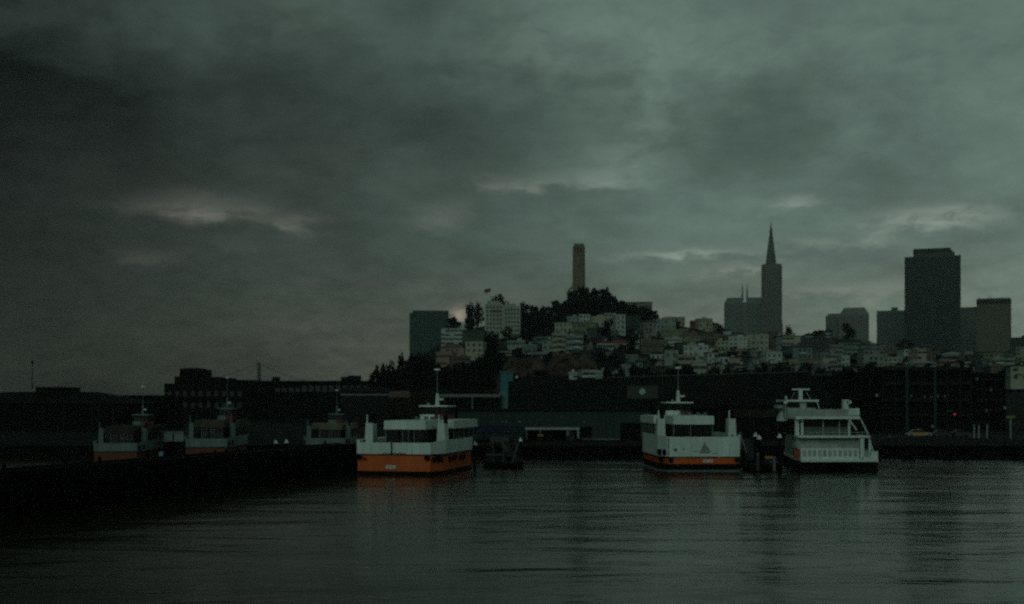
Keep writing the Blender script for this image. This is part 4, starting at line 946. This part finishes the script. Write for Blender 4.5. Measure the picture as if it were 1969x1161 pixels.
# ------------------------------------------------------------------ ferries
def outline(wf, wb, yb0, ypar, yend, sc=1.0):
    return [(-wf * sc, 0), (wf * sc, 0), (wb * sc, yb0), (wb * sc, ypar), (wb * .62 * sc, (ypar + yend) / 2 + 1.5), (wb * .15 * sc, yend), (-wb * .15 * sc, yend), (-wb * .62 * sc, (ypar + yend) / 2 + 1.5), (-wb * sc, ypar), (-wb * sc, yb0)]
def ferry(label, X_, D, rz, zs, emblem=False, scl=(1, 1, 1), wf=4.75, name_px=(0, .6), small=False, mast=5.2, band2=WHITE, roofz=1.9, ud=(-5.45, 5.45)):
    """zs = boot top, orange top, bulwark top"""
    z0, z1, z2 = zs
    t = thing('ferry', label, 'ferry', (X_, D, 0), rz, 'orange, white and black harbour ferries'); t.scale = scl
    O = outline(wf, 5.5 if emblem else 5.75, 3, 17, 29)
    MB().prism(outline(wf - .2, 5.6, 3, 16.5, 28), -1.2, z0, top=O).build('hull', BLACKP, t)
    oh = MB().prism(O, z0 + .003, z1).build('orange_band', ORANGE, t)
    dl = outline(wf - .02, 5.88, 3, 17, 29)
    # bulwark ring, open at the top
    mb = MB(); n = len(O); inn = outline(wf - .25, 5.65, 3.1, 16.9, 28.6); sh = lambda p: z2 + .28 * max(0, (abs(p[0]) - wf) / 1.15) + .5 * max(0, (p[1] - 17) / 12)
    oo = outline(wf + .05, 5.66 if emblem else 5.96, 3, 17, 29.1)
    for p in oo: mb.v.append((p[0], p[1] - .04, z1 + .003))
    for p in oo: mb.v.append((p[0], p[1] - .04, sh(p)))
    for p in inn: mb.v.append((p[0], p[1] + .2, sh(p)))
    for p in inn: mb.v.append((p[0], p[1] + .2, z1 + .3))
    for k in range(n):
        k2 = (k + 1) % n
        for a in (0, n, 2 * n): mb.f.append((a + k, a + k2, a + n + k2, a + n + k))
    bw = mb.build('bulwark', WHITE, t)
    if small: bw.data.materials[0] = DIMW; oh.data.materials[0] = DIMO
    MB().prism([(p[0] * .95, p[1] * .97 + .3) for p in inn], z2 - .95, z2 - .85).build('deck', GREYM, t)
    # rubbing strakes
    rb = outline(wf + .12, 5.75 if emblem else 6.05, 3, 17, 29.2)
    MB().prism([(p[0], p[1] - .08) for p in rb], z1 - .07, z1 + .07).build('rubbing_strake', DARKM, t)
    MB().prism([(p[0], p[1] - .1) for p in outline(wf + .05, 5.95, 3, 17, 29)], .0, .16).build('waterline_strake', GREYM if emblem else BLACKP, t)
    if not small:
        MB().box(name_px[0] - .65, name_px[0] + .65, -.1, -.005, name_px[1] - .2, name_px[1] + .22).build('name_board', mat('board_white', (.55, .60, .55), .5), t)
        lt = MB()
        for k in range(6): lt.box(name_px[0] - .48 + k * .17, name_px[0] - .37 + k * .17, -.112, -.101, name_px[1] - .06, name_px[1] + .1)
        lt.build('faint_lettering', mat('letter_grey', (.25, .27, .25), .6), t)
    # chamfer normal helper for side windows
    for sg in (-1, 1):
        for k, yy in enumerate((.25, .68)):
            c = Vector((sg * (wf + 1.15 * yy + .06), 3 * yy, 0)); u = Vector((sg * 1.15, 3, 0)).normalized() * .42; nn_ = Vector((u.y, -u.x, 0)).normalized() * sg * .05
            a0 = c - u + nn_; a1 = c + u + nn_
            zlo, zhi = (z1 + .25, z1 + 1.0) if z0 > .8 else (z1 - .95, z1 - .35)
            if zhi > z2 - .2: zhi = z2 - .3
            mb = MB(); bk_ = nn_ * 3
            mb.v += [(a0.x, a0.y, zlo), (a1.x, a1.y, zlo), (a1.x, a1.y, zhi), (a0.x, a0.y, zhi), (a0.x - bk_.x, a0.y - bk_.y, zlo), (a1.x - bk_.x, a1.y - bk_.y, zlo), (a1.x - bk_.x, a1.y - bk_.y, zhi), (a0.x - bk_.x, a0.y - bk_.y, zhi)]
            mb.f += [(0, 1, 2, 3), (7, 6, 5, 4), (0, 4, 5, 1), (1, 5, 6, 2), (2, 6, 7, 3), (3, 7, 4, 0)]
            mb.build('side_window', GLASS, t)
        if z0 < .8 and not small:
            for ya, yb_ in ((5, 9), (10.5, 13.5)): MB().box(sg * 5.9 - .05, sg * 5.9 + .05, ya, yb_, z1 - 1.05, z1 - .35).build('side_window', GLASS, t)
    if not small: MB().rod((-wf + 1.0, -.06, (z0 + z1) / 2 + .45 if z0 < .8 else z1 + .95), (-wf + 1.0, -.005, (z0 + z1) / 2 + .45 if z0 < .8 else z1 + .95), .2, .2, 12).build('hawse_port', GLASS, t)
    # front cabin
    zf0, zf1 = z2 + 1.62, z2 + 2.75
    xo = -1.0 if emblem else 0.9
    cw = 2.75
    MB().box(xo - cw + .1, xo + cw - .1, 2.2, 9, z2 - .9, zf0).build('cabin_glazing', GLASS, t)
    for k in range(5 if emblem else 4):
        xm = xo - cw + .15 + k * (2 * cw - .3) / (4 if emblem else 3)
        MB().box(xm - .07, xm + .07, 2.05, 2.2, z2 - .9, zf0).build('mullion', GREYM if k in (0, 4) else DARKM, t)
    for k in range(3 if not emblem else 1): MB().box(xo - .4 + k * .75, xo - .3 + k * .75, 2.02, 2.2, z2 - .4, zf0).build('window_post', GREYM, t)
    MB().box(xo - cw, xo + cw, 1.7, 9, zf0 + .002, zf1, .03, .0).build('fascia', band2, t)
    # wide upper deck
    MB().box(ud[0] + .3, ud[1] - .3, 9.01, 21, z2 - .9, zf0 - .25).build('saloon_glazing', GLASS, t)
    wdk = MB().box(ud[0], ud[1], 9.02, 22, zf0 + .002, zf1 - .05).build('upper_deck_fascia', band2, t)
    for sx_ in ud:
        for k in range(5): MB().box(sx_ * .96 - .05, sx_ * .96 + .05, 9.5 + k * 2.7, 9.7 + k * 2.7, z2 - .9, zf0).build('saloon_post', GREYM, t)
    # railing on upper deck
    rl = MB()
    for k in range(9): x_ = xo - cw + .1 + k * (2 * cw - .2) / 8; rl.rod((x_, 1.85, zf1), (x_, 1.85, zf1 + .6), .025, .025, 4)
    rl.rod((xo - cw, 1.85, zf1 + .6), (xo + cw, 1.85, zf1 + .6), .03, .03, 4); rl.build('upper_railing', DARKM, t)
    # funnels
    for sg in (-1, 1):
        fx = sg * 4.85
        f_ = MB().box(fx - .58, fx + .58, 4.6, 6.6, z2 - .6, z2 + 2.35, .12, .15).build('funnel', DIMW if small else WHITE, t)
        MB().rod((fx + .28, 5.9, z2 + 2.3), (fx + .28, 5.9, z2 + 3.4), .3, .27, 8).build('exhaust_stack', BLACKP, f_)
        MB().rod((fx - .35, 5.0, z2 + 2.3), (fx - .35, 5.0, z2 + 3.5), .12, .10, 6).build('vent_pipe', DIMW if small else WHITE, f_)
    # wheelhouse
    zw = zf1; zr = zf1 + roofz; wy = 18.5
    MB().box(-1.9, 1.9, wy, wy + 4, zw, zw + .6).build('wheelhouse_base', REDP, t)
    MB().box(-2.0, .1, wy - .12, wy - .002, zw - .1, zw + .62).build('wheelhouse_panel', DIMW if small else WHITE, t)
    MB().box(-1.7, 1.7, wy + .1, wy + 3.8, zw + .602, zr - .2).build('wheelhouse_glazing', GLASS, t)
    for k in range(5): x_ = -1.7 + k * .85; MB().box(x_ - .05, x_ + .05, wy, wy + .098, zw + .62, zr - .2).build('wheelhouse_mullion', DARKM, t)
    MB().box(-2.05, 2.05, wy - .4, wy + 4.3, zr - .198, zr).build('wheelhouse_roof', DIMW if small else WHITE, t)
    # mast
    ms = MB().rod((.1, wy + 1.5, zr), (.1, wy + 1.5, zr + 1.7), .33, .2, 8).build('mast', DIMW if small else WHITE, t)
    MB().rod((.1, wy + 1.5, zr + 1.7), (.1, wy + 1.5, zr + mast), .09, .06, 6).build('mast_pole', GREYM, ms)
    MB().box(-.3, .5, wy + 1.4, wy + 1.6, zr + mast - .25, zr + mast).build('mast_head', WHITE, ms)
    MB().box(.3, 1.0, wy + 1.2, wy + 1.8, zr + .7, zr + 1.0).build('radar', CREAMP, ms)
    if not small: MB().rod((-.9, wy + .3, zr), (-.9, wy + .3, zr + .35), .22, .2, 8).build('searchlight', DIM, t)
    if not small:
        tf = MB().rod((0, -.14, 0), (0, .14, 0), .34, .34, 12).mesh('tyre_fender', DARKM)
        for k, (xx, yy, rr) in enumerate(((-wf + .35, -.28, 0), (wf - .35, -.28, 0), (wf + .75, 1.2, radians(69)), (-wf - .75, 1.2, -radians(69)))):
            link('tyre_fender', tf, t, (xx, yy, z1 - .35), (0, 0, rr))
        for k in range(2): MB().box(-wf + 3.1 + k * 3.4 - .012, -wf + 3.1 + k * 3.4 + .012, -.050, -.043, z1 + .12, z2 - .04).build('plate_seam', GREYM, t)
        st = mat('rust_stain', (.20, .12, .07), .8, .4, 2)
        for k in range(7):
            x_ = -wf + .7 + k * 1.3 + .3 * sin(k * 5); MB().quad((x_ - .05, -.056, z1 + .1), (x_ + .04, -.056, z1 + .1), (x_ + .07, -.056, z2 - .35 - .2 * (k % 3)), (x_ - .02, -.056, z2 - .3)).build('rust_streak', mat('faint_rust', (.56, .62, .57), .7, .3, 2), t)
        for sg in (-1, 1): MB().rod((sg * (wf - .9), .12, z2 - .05), (sg * (wf - .9), .12, z2 + .35), .1, .1, 8).build('bollard', DARKM, t)
        for k in range(4): MB().rod((-.6 + k * 1.1, 12 + (k % 2), zf1_ := z2 + 2.7), (-.6 + k * 1.1, 12 + (k % 2), zf1_ + .45), .28, .28, 8).build('life_raft_canister', DIMW, t)
    if emblem:
        e = MB(); cy = (z1 + z2) / 2 - .1; EM = mat('emblem_dark', (.14, .18, .18), .6)
        e.v += [(.2, -.11, cy - .35), (.2, -.11, cy + .85), (-.42, -.11, cy - .35)]; e.f.append((0, 1, 2))
        e.v += [(.28, -.11, cy - .35), (.85, -.11, cy - .35), (.28, -.11, cy + .45)]; e.f.append((3, 4, 5))
        e.v += [(-.7, -.11, cy - .45), (1.0, -.11, cy - .45), (.7, -.11, cy - .68), (-.45, -.11, cy - .68)]; e.f.append((6, 9, 8, 7))
        eo = e.build('sailboat_emblem', EM, t); eo.modifiers.new('t', 'SOLIDIFY').thickness = .02
        MB().box(-1.4, -.8, -.12, -.1, cy - .5, cy - .42).build('emblem_stroke', mat('stroke', (.3, .34, .33)), t); MB().box(1.1, 1.9, -.12, -.1, cy - .75, cy - .66).build('emblem_stroke', mat('stroke', (.3, .34, .33)), t)
        for k, xx in enumerate((-3.6, -2.6)): MB().rod((xx, -.12, cy - .3 + k * .15), (xx, -.05, cy - .3 + k * .15), .12, .12, 10).build('port', GREYM, t)
        MB().box(-wf + .02, -wf + .16, -.09, -.046, z1 + .1, z2 - .05).build('corner_seam', GREYM, t)
    else:
        if not small:
            MB().box(-.35, -.15, -.09, -.046, z1 + .1, z2 + .0).build('bulwark_gate', DARKM, t); MB().box(-1.4, 1.6, -.09, -.046, z1 + .12, z1 + .2).build('door_sill', DARKM, t)
    return t
ferry('ferry left of centre with deep orange hull below a white bulwark', XX(757, 150), 150, -radians(12), (.46, 2.54, 4.04), False, name_px=(-.35, .98), ud=(-1.9, 5.45))
ferry('white-fronted ferry with thin orange stripe and sailboat emblem, right of centre', XX(1353, 158), 158, radians(2), (.96, 1.86, 4.54), True, name_px=(.55, 1.38), ud=(-5.25, 2.9))
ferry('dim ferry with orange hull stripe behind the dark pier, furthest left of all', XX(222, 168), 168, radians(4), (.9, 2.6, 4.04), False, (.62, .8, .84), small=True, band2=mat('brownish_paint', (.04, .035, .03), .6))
ferry('dim ferry with cream upper deck behind the dark pier, second from the left', XX(397, 174), 174, radians(3), (.9, 2.7, 4.04), False, (.62, .8, .95), small=True, band2=mat('tan_paint', (.07, .065, .045), .6))  # tan darkened too, dim light at left put into the colour
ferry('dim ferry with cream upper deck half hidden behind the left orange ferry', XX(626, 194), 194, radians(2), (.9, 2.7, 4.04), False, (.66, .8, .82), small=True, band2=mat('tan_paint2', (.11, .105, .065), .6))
# small pale shelter and blue buoy between left ferries
t = thing('dock_shelter', 'dim blue-grey box shelter between the two leftmost ferries', 'shelter', (XX(333, 178), 178, 0)); s2 = 178 / F
MB().box(-18 * s2, 20 * s2, 0, 3, ZY(849, 178), ZY(832, 178)).build('cabin', mat('shelter_blue_grey', (.16, .22, .22), .7), t); MB().box(-18.3 * s2, 20.3 * s2, -.2, 3.2, ZY(832, 178), ZY(830.5, 178)).build('roof', GREYM, t); MB().box(-17 * s2, 19 * s2, .3, 2.8, 0, ZY(849, 178) - .01).build('base', WOODD, t)
MB().box(-1 * s2, 1.4 * s2, -.05, 0, ZY(849, 178), ZY(833, 178)).build('door_gap', DARKM, t)
pz = -0
t = thing('blue_sign', 'small blue signboard on a post on the dark pier at left', 'sign', (XX(310, 122), 122, 3.45)); MB().box(-.12, .12, -.12, .12, 0, .15).build('post', DARKM, t); MB().box(-.22, .22, -.1, -.02, .15, .6).build('board', mat('blue_board', (.12, .24, .32), .6), t)

# --- white catamaran ferry, stern view
def catamaran():
    D = 159.; t = thing('catamaran_ferry', 'white two-deck catamaran ferry moored stern-on at the right', 'ferry', (XX(1614, D), D, 0), 0); Z = lambda y: ZY(y, D)
    PT = mat('catamaran_white', (.56, .68, .64), .5, .14, .7, streak=True); PT2 = mat('catamaran_grey', (.31, .37, .34), .6, .2, .9)
    L = 26
    for sx in (-1, 1):
        MB().prism([(sx * 3.4 - 1.7, 0), (sx * 3.4 + 1.7, 0), (sx * 3.0 + 1.6, 14), (sx * 2.0, L + 1), (sx * 3.0 - 1.2, 8)], -1.2, Z(888)).build('hull', BLACKP, t)
    MB().prism([(-5.1, -.1), (5.15, -.1), (5.15, 12), (2.6, L), (-1.5, L), (-4.3, 8)], Z(888) + .003, Z(884) - .003).build('swim_platform', PT, t)
    h = MB().prism([(-5.0, 1.2), (4.9, 1.2), (4.9, 12), (2.5, L), (-1.4, L), (-4.2, 8)], Z(884), Z(842), top=[(-5.2, 2.4), (3.9, 2.4), (3.9, 12), (2.3, L), (-1.2, L), (-4.3, 8)])
    h.build('main_house', PT2, t)
    MB().box(-4.9, 2.9, 1.0, 1.25, Z(884), Z(862)).build('stern_panel', PT, t)
    for k in range(11): MB().box(-4.6 + k * .68, -4.2 + k * .68, .93, .998, Z(878), Z(866)).build('panel_louvre', PT2, t)
    MB().box(3.1, 3.6, 1.0, 3, Z(884), Z(843)).build('corner_pillar', PT, t); MB().box(4.2, 4.5, 1.0, 2.0, Z(884), Z(846)).build('corner_pillar', PT, t)
    MB().box(3.62, 4.18, 1.1, 1.6, Z(862), Z(845)).build('doorway', GLASS, t)
    MB().box(4.3, 5.2, .2, 1.0, Z(884), Z(868)).build('quarter_step', PT, t); MB().box(3.2, 5.1, .0, .5, Z(884), Z(879)).build('quarter_step', PT, t)
    MB().prism([(-5.35, .8), (4.4, .8), (4.4, 12), (2.6, L), (-1.5, L), (-4.5, 8)], Z(842) + .003, Z(838)).build('main_deck_edge', PT, t)
    # upper saloon
    MB().box(-4.9, 3.7, 4, 9, Z(838), Z(807)).box(-3.2, 3.7, 9.01, 20, Z(838), Z(807)).build('saloon_glazing', GLASS, t)
    for x_, w_ in ((-5.0, .55), (-4.2, .3), (-1.25, .12), (.95, .12), (2.2, .3)): MB().box(x_, x_ + w_, 3.7, 4.0, Z(838), Z(805)).build('saloon_post', PT if w_ > .2 else PT2, t)
    MB().box(-4.0, 2.6, 3.85, 3.98, Z(838), Z(822)).build('stern_rail_screen', mat('screen_grey', (.09, .11, .10), .7), t)
    MB().box(-4.2, 4.2, 1.0, 1.06, Z(832), Z(831)).build('deck_rail', PT2, t)
    for k in range(12): MB().rod((-4.2 + k * .76, 1.03, Z(838)), (-4.2 + k * .76, 1.03, Z(831)), .03, .03, 4).build('rail_post', PT2, t)
    for xa, xb, ya, yb_ in ((3.25, 4.35, 805, 838), (1.75, 2.75, 807, 828), (4.3, 5.3, 842, 882)):
        MB().rod((xa, 1.5, Z(ya)), (xb, 1.5, Z(yb_)), .09, .09, 6).build('raking_strut', PT, t)
    MB().box(-5.2, 3.45, 2.4, 9, Z(806), Z(801)).box(-3.3, 3.45, 9.01, 21, Z(806), Z(801)).build('upper_deck_edge', PT, t)
    # sun deck bulwark and rails
    MB().box(-4.9, 3.3, 2.6, 2.75, Z(801) + .002, Z(787)).build('sun_deck_screen', PT2, t)
    for k in range(10): MB().box(-4.8 + k * .87, -4.7 + k * .87, 2.5, 2.598, Z(801), Z(785)).build('screen_post', PT2, t)
    MB().box(1.9, 3.4, 2.45, 2.6, Z(799), Z(785)).build('screen_panel', PT, t)
    # pilothouse
    MB().box(-4.6, -.6, 10, 15, Z(801), Z(784)).build('pilothouse_wall', PT2, t); MB().box(-4.5, -.7, 9.9, 15.1, Z(784) + .002, Z(771) - .25).build('pilothouse_glazing', GLASS, t)
    MB().box(-2.9, -2.0, 9.7, 9.9, Z(787), Z(772)).build('pilothouse_door', PT2, t)
    MB().box(-4.9, -.35, 9.2, 16, Z(772), Z(768)).build('pilothouse_roof', PT, t)
    MB().rod((-.6, 9.6, Z(770)), (-.2, 9.6, Z(786)), .08, .08, 5).build('roof_strut', PT, t)
    MB().rod((-4.8, 10, Z(769)), (-4.8, 10, Z(760)), .14, .14, 6).build('aerial', PT, t)
    m_ = MB().box(-2.7, -2.2, 11, 11.6, Z(768), Z(748)).build('mast', PT, t); MB().box(-3.6, -1.2, 11.1, 11.4, Z(748), Z(745)).build('mast_crossbar', PT, m_); MB().rod((-3.8, 11.2, Z(768)), (-3.3, 11.2, Z(752)), .05, .05, 4).build('mast_stay', PT2, m_); MB().rod((-1.0, 11.2, Z(768)), (-1.6, 11.2, Z(752)), .05, .05, 4).build('mast_stay', PT2, m_)
    MB().rod((-5.1, 9, Z(801)), (-5.1, 9, Z(776)), .08, .08, 5).build('side_pole', PT2, t); MB().rod((-5.1, 9, Z(776)), (-5.1, 9, Z(771)), .3, .25, 8).build('side_lamp', PT, t)
    f = MB().box(1.55, 2.2, 3.5, 4.5, Z(801), Z(768)).build('exhaust_stack', PT, t); MB().box(2.0, 2.6, 3.5, 4.2, Z(776), Z(770)).build('stack_hood', PT, f); MB().box(2.25, 2.6, 3.7, 4.2, Z(795), Z(778)).build('exhaust_pipe', BLACKP, f)
    # forward wing platform seen past the left side
    w_ = MB().prism([(-5.1, 13), (-3.7, 13), (-3.7, 15), (-5.1, 15)], Z(812), Z(786), top=[(-4.5, 13), (-3.7, 13), (-3.7, 15), (-4.5, 15)]).build('wing_funnel', PT, t)
    MB().box(-5.4, -3.6, 12.6, 15.2, Z(786) + .002, Z(779)).build('wing_top', PT2, w_)
    for k in range(3): MB().box(-4.3 + k * .6, -3.3 + k * .6, 8.5 + k * 4, 8.6 + k * 4, Z(838), Z(812)).build('side_screen', DARKM, t)
    MB().box(-5.75, -5.05, 1.0, 1.6, Z(882), Z(864)).build('life_float', mat('life_orange', (.22, .045, .015), .6), t)
    MB().box(-5.2, -5.02, 2.6, 4.5, Z(862), Z(850)).build('side_house', PT2, t)
catamaran()

# ------------------------------------------------------------------ air
hz = MB().box(-2200, 2200, -420, 4260, -2.2, 300).build('haze', None); stuff(hz)
m = bpy.data.materials.new('haze_air'); m.use_nodes = True; q = N(m.node_tree); q.n.clear()
pv = q.new('ShaderNodeVolumePrincipled'); pv.inputs['Color'].default_value = (.86, .95, .92, 1); pv.inputs['Density'].default_value = .00006; pv.inputs['Anisotropy'].default_value = .2
out = q.new('ShaderNodeOutputMaterial'); q.l.new(pv.outputs[0], out.inputs['Volume']); hz.data.materials.append(m)
